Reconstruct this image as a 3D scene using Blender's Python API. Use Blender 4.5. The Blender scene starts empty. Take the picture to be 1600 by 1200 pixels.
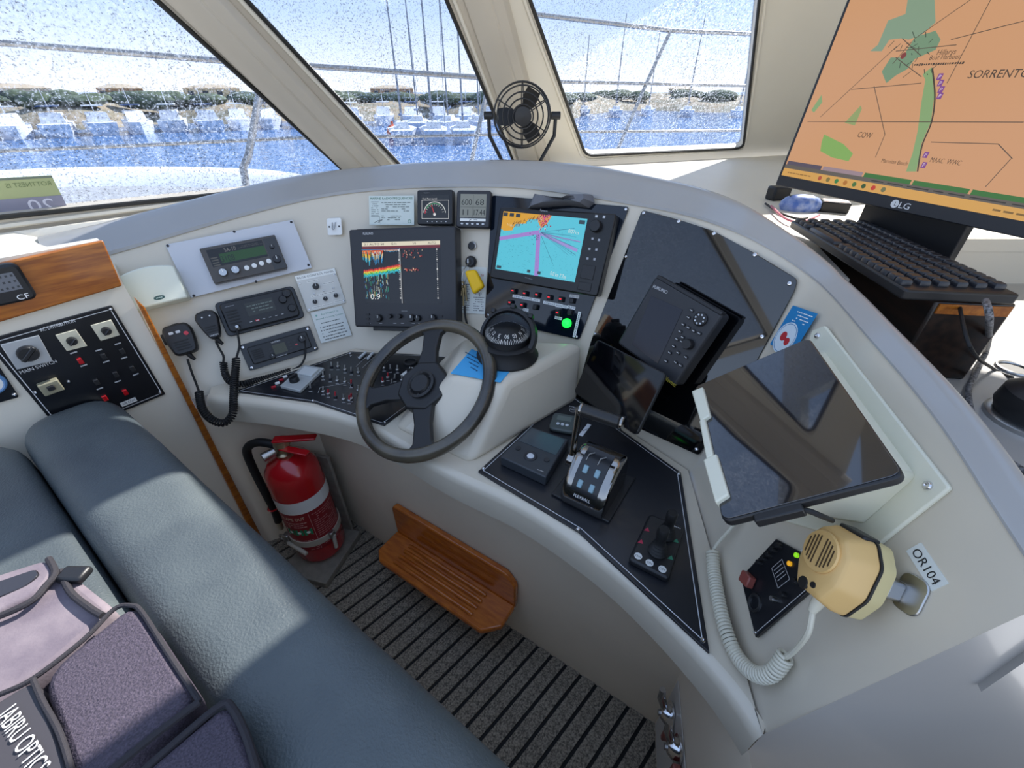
import bpy, bmesh, math, random
from mathutils import Vector, Matrix, noise
random.seed(7)
scene = bpy.context.scene
col = scene.collection
# ---------------------------------------------------------------- camera
EYE = Vector((0, 0, 1.35))           # eye height above the footwell floor
FPX = 670.0                          # focal length in pixels of a 1600x1200 frame
PITCH = math.atan(460 / FPX)
SP, CP = math.sin(PITCH), math.cos(PITCH)
cam_d = bpy.data.cameras.new('camera'); cam = bpy.data.objects.new('camera', cam_d); col.objects.link(cam)
cam.location = EYE; cam.rotation_euler = (math.pi / 2 - PITCH, 0, 0)
cam_d.sensor_fit = 'HORIZONTAL'; cam_d.sensor_width = 36; cam_d.lens = 36 * FPX / 1600
cam_d.clip_start = 0.02; cam_d.clip_end = 2000
scene.camera = cam
# ---------------------------------------------------------------- world, sun, exposure
SUN_AZ = Vector((.68, .73, 0)).normalized(); SUN_EL = math.radians(40)
w = bpy.data.worlds.new('sky'); scene.world = w; w.use_nodes = True
nt = w.node_tree; nt.nodes.clear()
out = nt.nodes.new('ShaderNodeOutputWorld'); bg = nt.nodes.new('ShaderNodeBackground')
tc = nt.nodes.new('ShaderNodeTexCoord'); sx = nt.nodes.new('ShaderNodeSeparateXYZ'); cr = nt.nodes.new('ShaderNodeValToRGB')
nt.links.new(tc.outputs['Generated'], sx.inputs[0]); nt.links.new(sx.outputs[2], cr.inputs[0])
cr.color_ramp.elements[0].position = 0.0; cr.color_ramp.elements[0].color = (.97, .98, 1.0, 1)
cr.color_ramp.elements[1].position = .55; cr.color_ramp.elements[1].color = (.34, .46, .70, 1)
e_ = cr.color_ramp.elements.new(.11); e_.color = (.55, .69, .92, 1)
nt.links.new(cr.outputs[0], bg.inputs[0]); bg.inputs[1].default_value = 1.35
nt.links.new(bg.outputs[0], out.inputs[0])
sun_d = bpy.data.lights.new('sun', 'SUN'); sun = bpy.data.objects.new('sun', sun_d); col.objects.link(sun)
sun_dir = SUN_AZ * math.cos(SUN_EL) + Vector((0, 0, math.sin(SUN_EL)))
sun.rotation_euler = sun_dir.to_track_quat('Z', 'Y').to_euler(); sun.location = sun_dir * 20
sun_d.energy = 8.0; sun_d.angle = math.radians(.6); sun_d.color = (1, .95, .88)
scene.view_settings.view_transform = 'Standard'; scene.view_settings.look = 'None'
scene.view_settings.exposure = 0.42; scene.view_settings.gamma = 1; scene.view_settings.use_curve_mapping = False

# ---------------------------------------------------------------- photo-to-place helpers
def ray(x, y):
    a = (x - 800) / FPX; b = (y - 600) / FPX
    return Vector((a, CP - b * SP, -SP - b * CP))
def V(x, y, z): return Vector((x, y, z + 1.35))          # z measured from eye height
def onz(x, y, z): r = ray(x, y); return EYE + r * (z / r.z)   # pixel on the level z (below the eye)
def at(x, y, t): return EYE + ray(x, y) * t
class PL:                                                # a plane of the place
    def __init__(s, o, n):
        s.o = o.copy(); s.n = n.normalized()
        if s.n.dot(EYE - o) < 0: s.n.negate()
    def hit(s, x, y, off=0):
        r = ray(x, y); o = s.o + s.n * off
        return EYE + r * ((o - EYE).dot(s.n) / r.dot(s.n))
def plane3(a, b, c): return PL(a, (b - a).cross(c - a))
def plane4(b0, b1, t0, t1): return PL((b0 + b1 + t0 + t1) / 4, (t1 - b0).cross(t0 - b1))
def fr(o, u, n):                                         # frame: x = u, z = n
    n = n.normalized(); u = (u - n * u.dot(n)).normalized(); v = n.cross(u)
    M = Matrix.Identity(4)
    for i, a in enumerate((u, v, n)): M[0][i], M[1][i], M[2][i] = a
    M.translation = o
    return M

# ---------------------------------------------------------------- materials
def lin(h):
    if isinstance(h, str):
        h = h.lstrip('#'); c = [int(h[i:i + 2], 16) / 255 for i in (0, 2, 4)]
    else: c = h
    return tuple(((x / 12.92) if x <= .04045 else ((x + .055) / 1.055) ** 2.4) for x in c)
MATS = {}
def mat(name, hexc, rough=.5, metal=0, emit=0, spec=.5, var=0, vscale=30, bump=0, bscale=200, coat=0, hex2=None, stretch=None):
    if name in MATS: return MATS[name]
    m = bpy.data.materials.new(name); m.use_nodes = True; MATS[name] = m
    n = m.node_tree.nodes; l = m.node_tree.links; b = n['Principled BSDF']
    c = lin(hexc) + (1,)
    b.inputs['Base Color'].default_value = c; b.inputs['Roughness'].default_value = rough; b.inputs['Metallic'].default_value = metal
    b.inputs['Specular IOR Level'].default_value = spec; b.inputs['Coat Weight'].default_value = coat
    b.inputs['Coat Roughness'].default_value = .08
    if emit: b.inputs['Emission Color'].default_value = c; b.inputs['Emission Strength'].default_value = emit
    m.diffuse_color = c
    if var or bump or hex2:
        t = n.new('ShaderNodeTexCoord'); mp = n.new('ShaderNodeMapping'); l.new(t.outputs['Object'], mp.inputs[0])
        if stretch: mp.inputs['Scale'].default_value = stretch
    if var or hex2:
        tx = n.new('ShaderNodeTexNoise'); tx.inputs['Scale'].default_value = vscale; tx.inputs['Detail'].default_value = 5
        l.new(mp.outputs[0], tx.inputs[0])
        r = n.new('ShaderNodeValToRGB'); l.new(tx.outputs[0], r.inputs[0])
        c2 = lin(hex2) if hex2 else tuple(x * (1 - var) for x in c[:3])
        r.color_ramp.elements[0].position = .35; r.color_ramp.elements[0].color = tuple(c2) + (1,)
        r.color_ramp.elements[1].position = .65; r.color_ramp.elements[1].color = c
        l.new(r.outputs[0], b.inputs['Base Color'])
    if bump:
        tb = n.new('ShaderNodeTexNoise'); tb.inputs['Scale'].default_value = bscale; tb.inputs['Detail'].default_value = 3
        l.new(mp.outputs[0], tb.inputs[0])
        bp = n.new('ShaderNodeBump'); bp.inputs['Strength'].default_value = bump; bp.inputs['Distance'].default_value = .002
        l.new(tb.outputs[0], bp.inputs['Height']); l.new(bp.outputs[0], b.inputs['Normal'])
    return m
def attr_mat(name, emit, rough=.5):
    m = bpy.data.materials.new(name); m.use_nodes = True; n = m.node_tree.nodes; l = m.node_tree.links; b = n['Principled BSDF']
    a = n.new('ShaderNodeVertexColor'); a.layer_name = 'Col'
    b.inputs['Roughness'].default_value = rough
    if emit:
        b.inputs['Base Color'].default_value = (.01, .01, .01, 1)
        l.new(a.outputs[0], b.inputs['Emission Color']); b.inputs['Emission Strength'].default_value = emit
    else: l.new(a.outputs[0], b.inputs['Base Color'])
    return m
M_PRINT = attr_mat('printed_ink', 0)
M_SCREEN = attr_mat('lit_screen', .56, .25)
M_LCD = attr_mat('dim_lcd', .12, .25)
GEL = mat('gelcoat_cream', '#d3c9b6', .32, coat=.25, var=.05, vscale=4)
GELG = mat('gelcoat_grey', '#a5a3a0', .28, coat=.35, var=.05, vscale=5)
CAB = mat('cabin_lining', '#e4dccb', .45, var=.04, vscale=3)
PIL = mat('pillar_lining', '#c9bfae', .4, var=.05, vscale=4)
BLK = mat('black_plastic', '#1b1c1f', .42)
DGR = mat('dark_grey_plastic', '#2b2c30', .45, bump=.1, bscale=900)
RUB = mat('black_rubber', '#131314', .6)
PANEL = mat('black_panel', '#14161b', .3, coat=.2)
GLOSS = mat('gloss_black_acrylic', '#07080b', .03, spec=.9, coat=.3)
GLASSBLK = mat('screen_glass', '#05060a', .06, spec=.6)
WHT = mat('white_plastic', '#e8e8e4', .35)
CRM = mat('cream_plastic', '#e2dfca', .35)
CHR = mat('chrome', '#d8d8da', .12, 1)
STL = mat('brushed_steel', '#b9b9b8', .32, 1)
PAPER = mat('white_paper', '#d9dcd6', .6)
TIM = mat('teak_veneer', '#b2691f', .35, coat=.35, hex2='#8c4a14', vscale=14, stretch=(1, 9, 9))
TIM2 = mat('varnished_timber', '#c46e22', .25, coat=.6, hex2='#a8551a', vscale=22, stretch=(1, 5, 5))
RED = mat('red_enamel', '#b5121b', .22, coat=.6)
GREENLED = mat('green_lamp', '#12ff3a', .3, emit=2.2)

# ---------------------------------------------------------------- mesh builders
class G:
    def __init__(s): s.v = []; s.f = []
    def add(s, vs, fs):
        k = len(s.v); s.v += [Vector(p) for p in vs]; s.f += [tuple(i + k for i in q) for q in fs]; return s
    def box(s, cx, cy, cz, sx, sy, sz):
        x, y, z = sx / 2, sy / 2, sz / 2
        return s.add([(cx + a * x, cy + b * y, cz + c * z) for c in (-1, 1) for a, b in ((-1, -1), (1, -1), (1, 1), (-1, 1))],
                     [(3, 2, 1, 0), (4, 5, 6, 7), (0, 1, 5, 4), (1, 2, 6, 5), (2, 3, 7, 6), (3, 0, 4, 7)])
    def prism(s, poly, z0, z1, top=None):                # polygon (counter-clockwise) pulled from z0 to z1
        n = len(poly); top = top or poly
        return s.add([(p[0], p[1], z0) for p in poly] + [(p[0], p[1], z1) for p in top],
                     [tuple(range(n))[::-1], tuple(range(n, 2 * n))] + [(i, (i + 1) % n, n + (i + 1) % n, n + i) for i in range(n)])
    def loft(s, rings, cap=True, closed=True):
        n = len(rings[0]); k = len(s.v)
        for r in rings: s.v += [Vector(p) for p in r]
        for j in range(len(rings) - 1):
            for i in range(n if closed else n - 1):
                a = k + j * n; b = a + n; i2 = (i + 1) % n
                s.f.append((a + i, a + i2, b + i2, b + i))
        if cap and closed:
            s.f.append(tuple(range(k, k + n))[::-1]); e = k + (len(rings) - 1) * n; s.f.append(tuple(range(e, e + n)))
        return s
    def tube(s, pts, r, n=8, cap=True):
        pts = [Vector(p) for p in pts]; rr = r if isinstance(r, (list, tuple)) else [r] * len(pts)
        up = None; rings = []
        for i, p in enumerate(pts):
            d = (pts[min(i + 1, len(pts) - 1)] - pts[max(i - 1, 0)]).normalized()
            if up is None: up = d.orthogonal().normalized()
            up = (up - d * up.dot(d)).normalized(); sd = d.cross(up)
            rings.append([p + (up * math.cos(a) + sd * math.sin(a)) * rr[i] for a in [2 * math.pi * q / n for q in range(n)]])
        return s.loft(rings, cap)
    def cyl(s, p0, p1, r0, r1=None, n=16): return s.tube([p0, p1], [r0, r0 if r1 is None else r1], n)
    def lathe(s, prof, o=(0, 0, 0), n=24):               # prof: (radius, z) about local z
        o = Vector(o)
        return s.loft([[o + Vector((max(r, 1e-4) * math.cos(2 * math.pi * q / n), max(r, 1e-4) * math.sin(2 * math.pi * q / n), z)) for q in range(n)] for r, z in prof])
    def torus(s, o, R, r, n=48, m=12, u=Vector((1, 0, 0)), v=Vector((0, 1, 0))):
        w_ = u.cross(v); rings = []
        for i in range(n + 1):
            a = 2 * math.pi * i / n; d = u * math.cos(a) + v * math.sin(a)
            rings.append([Vector(o) + d * (R + r * math.cos(b)) + w_ * (r * math.sin(b)) for b in [2 * math.pi * q / m for q in range(m)]])
        return s.loft(rings, False)
    def build(s, name, m, parent=None, bevel=0, smooth=True, M=None, seg=2):
        me = bpy.data.meshes.new(name); me.from_pydata(s.v, [], s.f); me.materials.append(m)
        bm = bmesh.new(); bm.from_mesh(me); bmesh.ops.recalc_face_normals(bm, faces=bm.faces); bm.to_mesh(me); bm.free()
        if smooth: me.shade_smooth(); me.set_sharp_from_angle(angle=math.radians(38))
        o = bpy.data.objects.new(name, me); col.objects.link(o)
        if parent: o.parent = parent
        if M is not None: o.matrix_local = M
        if bevel:
            b = o.modifiers.new('bevel', 'BEVEL'); b.width = bevel; b.segments = seg; b.limit_method = 'ANGLE'; b.angle_limit = math.radians(35)
        return o
def rrect(w_, h_, r, n=4, cx=0, cy=0):
    p = []
    for sx_, sy_, a0 in ((1, 1, 0), (-1, 1, 90), (-1, -1, 180), (1, -1, 270)):
        for i in range(n + 1):
            a = math.radians(a0 + 90 * i / n)
            p.append((cx + sx_ * (w_ / 2 - r) + r * math.cos(a), cy + sy_ * (h_ / 2 - r) + r * math.sin(a)))
    return p
def ccw(p):
    a = sum(p[i][0] * p[(i + 1) % len(p)][1] - p[(i + 1) % len(p)][0] * p[i][1] for i in range(len(p)))
    return p if a > 0 else p[::-1]
def roundpoly(p, r, n=4):
    out_ = []; m = len(p)
    for i in range(m):
        a, b, c = Vector(p[i - 1]), Vector(p[i]), Vector(p[(i + 1) % m])
        q = min(r, (a - b).length * .45, (c - b).length * .45)
        s0, s1 = b + (a - b).normalized() * q, b + (c - b).normalized() * q
        for k in range(n + 1):
            t = k / n; out_.append(tuple(s0 * (1 - t) ** 2 + b * 2 * t * (1 - t) + s1 * t * t))
    return out_
def spline(pts, n=8, closed=False):
    pts = [Vector(p) for p in pts]; o = []; m = len(pts)
    for i in range(m if closed else m - 1):
        if closed: a, b, c, d = pts[i - 1], pts[i], pts[(i + 1) % m], pts[(i + 2) % m]
        else: a, b, c, d = pts[max(i - 1, 0)], pts[i], pts[i + 1], pts[min(i + 2, m - 1)]
        for k in range(n):
            t = k / n
            o.append(.5 * ((2 * b) + (c - a) * t + (2 * a - 5 * b + 4 * c - d) * t * t + (3 * b - a - 3 * c + d) * t ** 3))
    if not closed: o.append(pts[-1])
    return o
def resample(pts, step):
    o = [pts[0].copy()]; acc = 0
    for a, b in zip(pts, pts[1:]):
        L = (b - a).length; d = step - acc
        while d <= L: o.append(a + (b - a) * (d / L)); d += step
        acc = (acc + L) % step if L else acc
    return o
def coil_pts(path, R, pitch, per=10):                    # a spring wound around a path
    path = resample(path, pitch / per); up = None; o = []
    for i, p in enumerate(path):
        d = (path[min(i + 1, len(path) - 1)] - path[max(i - 1, 0)]).normalized()
        if up is None: up = d.orthogonal().normalized()
        up = (up - d * up.dot(d)).normalized(); sd = d.cross(up); a = 2 * math.pi * i / per
        o.append(p + (up * math.cos(a) + sd * math.sin(a)) * R)
    return o

# ---------------------------------------------------------------- things and tags
def tag(o, label=None, cat=None, group=None, kind=None):
    if label: o['label'] = label
    if cat: o['category'] = cat
    if group: o['group'] = group
    if kind: o['kind'] = kind
    return o
def thing(name, label, cat, M=None, group=None):
    o = bpy.data.objects.new(name, None); col.objects.link(o); o.empty_display_size = .05
    if M is not None: o.matrix_world = M
    return tag(o, label, cat, group)
def copy_tree(o, parent=None):
    c = o.copy(); col.objects.link(c); c.parent = parent
    for ch in list(o.children): copy_tree(ch, c)
    return c
_tx = {}
def text2d(s):
    if s not in _tx:
        cu = bpy.data.curves.new('t', 'FONT'); cu.body = s; cu.size = 1; cu.resolution_u = 3
        o = bpy.data.objects.new('t', cu); col.objects.link(o); bpy.context.view_layer.update()
        me = bpy.data.meshes.new_from_object(o)
        vs = [(p.co.x, p.co.y) for p in me.vertices]; fs = [tuple(p.vertices) for p in me.polygons]
        bpy.data.objects.remove(o); bpy.data.curves.remove(cu); bpy.data.meshes.remove(me)
        x0 = min(p[0] for p in vs); x1 = max(p[0] for p in vs)
        _tx[s] = ([(x - x0, y) for x, y in vs], fs, x1 - x0)
    return _tx[s]
class Dev:                                               # a thing with a face: local x right, y up, z out of the surface
    def __init__(s, name, label, cat, pl, c, d=.01, group=None, M=None):
        s.pl = pl; s.d = d; s.k = 0
        if M is not None: s.M = M; s.I = M.inverted(); s.w, s.h = c; s.o = thing(name, label, cat, M, group); return
        p = [pl.hit(*q, d) for q in c]
        u = ((p[1] - p[0]) + (p[2] - p[3])).normalized(); ce = sum(p, Vector()) / 4
        n = pl.n; v = n.cross(u)
        s.w = ((p[1] - p[0]).length + (p[2] - p[3]).length) / 2
        s.h = abs(((p[0] - p[3]) + (p[1] - p[2])).dot(v)) / 2
        s.M = fr(ce - n * d, u, n); s.I = s.M.inverted()
        s.o = thing(name, label, cat, s.M, group); s.k = 0
    def loc(s, x, y, off=None):
        q = s.I @ s.pl.hit(x, y, s.d if off is None else off); return (q.x, q.y)
    def locs(s, pts, off=None): return [s.loc(*q, off) for q in pts]
    def uv(s, u, v): return ((u - .5) * s.w, (.5 - v) * s.h)
class Print:                                             # flat ink or lit pixels on a face, one mesh
    def __init__(s, z=0): s.v = []; s.f = []; s.c = []; s.z = z; s.k = 0
    def poly(s, pts, c, z=None):
        k = len(s.v); s.k += 1; z = s.z + s.k * 4e-6 if z is None else z
        pts = ccw([tuple(p)[:2] for p in pts])
        s.v += [(p[0], p[1], z) for p in pts]; s.f.append(tuple(range(k, k + len(pts)))); s.c.append(lin(c)); return s
    def rect(s, x0, y0, x1, y1, c): return s.poly([(x0, y0), (x1, y0), (x1, y1), (x0, y1)], c)
    def line(s, a, b, w_, c):
        a, b = Vector(a[:2]), Vector(b[:2]); d = (b - a)
        if d.length < 1e-7: return s
        d.normalize(); q = Vector((-d.y, d.x)) * w_ / 2
        return s.poly([a - q, b - q, b + q, a + q], c)
    def path(s, pts, w_, c):
        for a, b in zip(pts, pts[1:]): s.line(a, b, w_, c)
        return s
    def disc(s, p, r, c, n=16, r2=None):
        return s.poly([(p[0] + r * math.cos(2 * math.pi * i / n), p[1] + (r2 or r) * math.sin(2 * math.pi * i / n)) for i in range(n)], c)
    def ring(s, p, r, w_, c, a0=0, a1=360, n=24):
        return s.path([(p[0] + r * math.cos(math.radians(a0 + (a1 - a0) * i / n)), p[1] + r * math.sin(math.radians(a0 + (a1 - a0) * i / n))) for i in range(n + 1)], w_, c)
    def text(s, p, t, hgt, c, al='C', rot=0, width=None, flip=False):
        vs, fs, L = text2d(t); k = len(s.v); s.k += 1; z = s.z + s.k * 4e-6
        sc = hgt / .7; sxx = width / L if width else sc
        ox = {'C': -L / 2, 'L': 0, 'R': -L}[al]; ca, sa = math.cos(rot), math.sin(rot)
        for x, y in vs:
            x = (x + ox) * sxx * (-1 if flip else 1); y = (y - .35) * sc
            s.v.append((p[0] + x * ca - y * sa, p[1] + x * sa + y * ca, z))
        for f in fs: s.f.append(tuple(i + k for i in f)); s.c.append(lin(c))
        return s
    def build(s, name, parent, m=None):
        me = bpy.data.meshes.new(name); me.from_pydata(s.v, [], s.f); me.materials.append(m or M_PRINT)
        a = me.color_attributes.new('Col', 'FLOAT_COLOR', 'CORNER'); i = 0
        for f, c in zip(me.polygons, s.c):
            for _ in f.vertices: a.data[i].color = c + (1,); i += 1
        o = bpy.data.objects.new(name, me); col.objects.link(o); o.parent = parent
        if len(s.f) > 1 and m is None: o['kind'] = 'stuff'   # ink too small to pick apart
        return o
def fine_print(P, x0, y0, x1, y1, rows, c, fill=.55, rnd=None):  # lines of lettering too small to read
    rnd = rnd or random.Random(3); dh = (y1 - y0) / rows
    for r in range(rows):
        x = x0; y = y0 + dh * (r + .5)
        while x < x1 - (x1 - x0) * .08:
            L = (x1 - x0) * rnd.uniform(.05, .16); e = min(x + L, x1)
            if rnd.random() < .85: P.line((x, y), (e, y), abs(dh) * fill * .6, c)
            x = e + (x1 - x0) * .025
def scrib(P, p, L, h, c, rot=0):                         # one line of lettering that cannot be read
    rnd = random.Random(int(abs(p[0] * 1e5))); x = -L / 2; ca, sa = math.cos(rot), math.sin(rot)
    while x < L / 2:
        e = x + h * rnd.uniform(.4, .8); P.line((p[0] + x * ca, p[1] + x * sa), (p[0] + e * ca, p[1] + e * sa), h * rnd.uniform(.45, .8), c); x = e + h * .25
_scr = {}
def screw(parent, x, y, z, r=.004, m=None):
    key = round(r, 4)
    if key not in _scr:
        g = G().lathe([(r, 0), (r, r * .25), (r * .75, r * .6), (r * .3, r * .7), (.0001, r * .45)], n=12)
        o = g.build('screw', m or CHR); _scr[key] = o.data; bpy.data.objects.remove(o)
    o = bpy.data.objects.new('screw', _scr[key]); col.objects.link(o); o.parent = parent; o.location = (x, y, z); return o
def plate(dev, name, m, bevel=.0015, r=.004, z0=0, z1=None, w_=None, h_=None, parent=None, poly=None):
    z1 = dev.d if z1 is None else z1
    return G().prism(ccw(poly) if poly else rrect(w_ or dev.w, h_ or dev.h, r), z0, z1).build(name, m, parent or dev.o, bevel)
def knob(parent, p, z, r, h, m, name='knob', mark=True, taper=.85, markc=None):
    g = G().lathe([(r, 0), (r, h * .7), (r * taper, h), (.0001, h)], n=18)
    o = g.build(name, m, parent); o.location = (p[0], p[1], z)
    if mark: G().box(0, r * .45, h, r * .18, r * .8, h * .12).build('pointer', markc or WHT, o)
    return o
# ================================================================ the setting
ZL = -.69                                                # ledge level (from the eye)
BOT = [onz(*q, ZL) for q in ((330, 605), (555, 545), (752, 570), (905, 622), (1075, 735), (1192, 1148))]
TPX = ((170, 395), (500, 306), (770, 289), (995, 318), (1264, 428), (1650, 937))
TOP = [at(*TPX[0], 1.09)]
for i in range(5): TOP.append(plane3(BOT[i], BOT[i + 1], TOP[i]).hit(*TPX[i + 1]))   # each fascia facet is flat
PA = plane4(BOT[0], BOT[1], TOP[0], TOP[1]); PB1 = plane4(BOT[1], BOT[2], TOP[1], TOP[2]); PB2 = plane4(BOT[2], BOT[3], TOP[2], TOP[3])
PC = plane4(BOT[3], BOT[4], TOP[3], TOP[4]); PD = plane4(BOT[4], BOT[5], TOP[4], TOP[5])
PLEDGE = PL(V(0, 0, ZL), Vector((0, 0, 1)))
WDIR = Vector((-.645, -.764, 0)); WCOR = V(-.9, .95, 0); WCOR.z = 0
PWALL = PL(WCOR, Vector((.764, -.645, 0)))

# ---- floor of carpet strips with black grooves
fl = tag(G().box(-.2, .4, -.03, 3.2, 3.0, .05).build('floor', mat('groove_rubber', '#0b0b0b', .7)), kind='structure')
CARPET = mat('ribbed_carpet', '#a89d8c', .95, hex2='#5c554c', vscale=260, bump=.6, bscale=420)
gd = Vector((.707, .707, 0)); gq = Vector((.707, -.707, 0))
strip_me = None
for i in range(-34, 15):
    if strip_me is None:
        o = G().prism(rrect(2.4, .036, .004, 2), 0, .006).build('carpet_strip', CARPET, fl, smooth=False); strip_me = o.data
    else:
        o = bpy.data.objects.new('carpet_strip', strip_me); col.objects.link(o); o.parent = fl
    c = gd * .45 + gq * (i * .045 + .01); o.location = (c.x, c.y, -.005); o.rotation_euler = (0, 0, math.pi / 4)

# ---- side bulkhead with its timber panel and corner strip
def wall_pt(s, z): p = WCOR + WDIR * s; return Vector((p.x, p.y, z + 1.35))
wl = G(); th = PWALL.n * -.03
a = [wall_pt(0, -1.35), wall_pt(1.9, -1.35), wall_pt(1.9, -.272), wall_pt(0, -.272)]
wl.loft([a, [p + th for p in a]])
wl = tag(wl.build('wall_left', CAB, smooth=False), kind='structure')
MW = fr(wall_pt(0, -1.35), -WDIR, PWALL.n)               # x along the wall to the corner, y up
IW = MW.inverted()
tp = [IW @ PWALL.hit(*q) for q in ((-330, 482), (159, 374), (189, 445), (-330, 598))]
trim = tag(thing('trim_1', None, None, MW), kind='structure')
G().prism(ccw([(p.x, p.y) for p in tp]), .0005, .012).build('timber_panel', TIM, trim, .003)
st = [IW @ PWALL.hit(*q) for q in ((207, 462), (224, 478), (413, 848), (401, 850))]
tr2 = tag(G().prism(ccw([(p.x, p.y) for p in st]), .0005, .014).build('trim_2', TIM, M=MW, bevel=.003), kind='structure')

# ---- windscreen: three raked panes in a moulded frame
ZS = -.25
P1b = onz(575, 268, ZS); P1t = at(315, 0, 1.03); P0b = onz(0, 337, ZS); P2b = onz(838, 248, ZS)
W1 = plane3(P0b, P1b, P1t); W2 = plane3(P1b, P2b, P1t)
P2t = W2.hit(765, 0); P3b = onz(1160, 233, ZS); W3 = plane3(P2b, P3b, P2t)
P0e = P0b + (P0b - P1b).normalized() * 1.1; P4e = P3b + (P3b - P2b).normalized() * 1.3
def along(a, b, z):                                      # the line a-b carried to level z
    t = (z + 1.35 - a.z) / (b.z - a.z); return a + (b - a) * t
ZT = .56
GASK = mat('window_gasket', '#26241f', .6)
pane_m = bpy.data.materials.new('salted_glass'); pane_m.use_nodes = True
n_ = pane_m.node_tree.nodes; l_ = pane_m.node_tree.links; n_.clear()
o_ = n_.new('ShaderNodeOutputMaterial'); mx = n_.new('ShaderNodeMixShader'); tr_ = n_.new('ShaderNodeBsdfTransparent')
tr_.inputs[0].default_value = (.66, .70, .76, 1)
df = n_.new('ShaderNodeBsdfTranslucent'); df.inputs[0].default_value = (.62, .66, .72, 1)
dk = n_.new('ShaderNodeBsdfDiffuse'); dk.inputs[0].default_value = (.12, .13, .17, 1); mx2 = n_.new('ShaderNodeMixShader')
tcx = n_.new('ShaderNodeTexCoord'); n1 = n_.new('ShaderNodeTexNoise'); n1.inputs['Scale'].default_value = 260; n1.inputs['Detail'].default_value = 2
n2 = n_.new('ShaderNodeTexNoise'); n2.inputs['Scale'].default_value = 3.5; n2.inputs['Detail'].default_value = 3
n3 = n_.new('ShaderNodeTexNoise'); n3.inputs['Scale'].default_value = 160
r1 = n_.new('ShaderNodeMapRange'); r1.inputs[1].default_value = .52; r1.inputs[2].default_value = .66; r1.inputs[3].default_value = .12; r1.inputs[4].default_value = .9
r2 = n_.new('ShaderNodeMapRange'); r2.inputs[1].default_value = .3; r2.inputs[2].default_value = .7; r2.inputs[3].default_value = .45; r2.inputs[4].default_value = 1.0
mm = n_.new('ShaderNodeMath'); mm.operation = 'MULTIPLY'
r3 = n_.new('ShaderNodeMapRange'); r3.inputs[1].default_value = .45; r3.inputs[2].default_value = .55
for n__ in (n1, n2, n3): l_.new(tcx.outputs['Object'], n__.inputs[0])
l_.new(n1.outputs[0], r1.inputs[0]); l_.new(n2.outputs[0], r2.inputs[0]); l_.new(r1.outputs[0], mm.inputs[0]); l_.new(r2.outputs[0], mm.inputs[1])
l_.new(n3.outputs[0], r3.inputs[0]); l_.new(r3.outputs[0], mx2.inputs[0]); l_.new(df.outputs[0], mx2.inputs[1]); l_.new(dk.outputs[0], mx2.inputs[2])
l_.new(mm.outputs[0], mx.inputs[0]); l_.new(tr_.outputs[0], mx.inputs[1]); l_.new(mx2.outputs[0], mx.inputs[2]); l_.new(mx.outputs[0], o_.inputs[0])
def screen_wall(k, pl, outer, hole, rad):
    u = (outer[1] - outer[0]).normalized(); M = fr(outer[0], u, pl.n); I = M.inverted()
    root = tag(thing('window_%d' % k, None, None, M), kind='structure')
    op = [(q.x, q.y) for q in (I @ p for p in outer)]
    hp = roundpoly([(q.x, q.y) for q in (I @ (h if isinstance(h, Vector) else pl.hit(*h)) for h in hole)], rad, 6)
    bm = bmesh.new(); ed = []
    for lp in (op, hp):
        vs = [bm.verts.new((x, y, 0)) for x, y in lp]
        ed += [bm.edges.new((vs[i], vs[(i + 1) % len(vs)])) for i in range(len(vs))]
    bmesh.ops.triangle_fill(bm, edges=ed, use_beauty=True); bmesh.ops.recalc_face_normals(bm, faces=bm.faces)
    if bm.faces[0].normal.z < 0: bmesh.ops.reverse_faces(bm, faces=bm.faces)
    me = bpy.data.meshes.new('window_frame'); bm.to_mesh(me); bm.free(); me.materials.append(CAB if k == 3 else PIL)
    o = bpy.data.objects.new('window_frame', me); col.objects.link(o); o.parent = root
    s = o.modifiers.new('thick', 'SOLIDIFY'); s.thickness = .035; s.offset = -1
    hq = ccw(hp); G().add([(x, y, -.028) for x, y in hq], [tuple(range(len(hq)))]).build('pane', pane_m, root, smooth=False)
    ring = [Vector((x, y, .002)) for x, y in hp]; G().tube(ring + ring[:2], .006, 6).build('gasket', GASK, root)
    ce = sum(ring, Vector()) / len(ring); big = [p + (p - ce).normalized() * .022 for p in ring]
    G().tube(big + big[:2], .007, 6).build('frame_bead', CAB, root)
    return root, M, I
T0 = along(P0e, P0e + (P1t - P1b), ZT); T1 = along(P1b, P1t, ZT); T2 = along(P2b, P2t, ZT); T4 = along(P4e, P4e + (P2t - P2b), ZT)
P0h = P0b + (P0b - P1b).normalized() * .95
def low(p, q, t): return p + (p - q).normalized() * t
screen_wall(1, W1, [low(P0e, T0, .12), low(P1b, T1, .12), T1, T0], [P0h, (0, 339), (400, 297), (543, 272), (244, 0), along(W1.hit(543, 272), W1.hit(244, 0), .5), along(P0h, P0h + (P1t - P1b), .5)], .03)
screen_wall(2, W2, [low(P1b, T1, .12), low(P2b, T2, .12), T2, T1], [(627, 260), (645, 282), (806, 262), (783, 205), (697, 0), (625, -215), (190, -215), (385, 0)], .03)
w3, MW3, IW3 = screen_wall(3, W3, [low(P2b, T2, .12), low(P4e, T4, .12), T4, T2], [(915, 243), (1161, 231), (1186, 0), (1207, -200), (762, -200), (828, 0)], .045)
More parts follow.
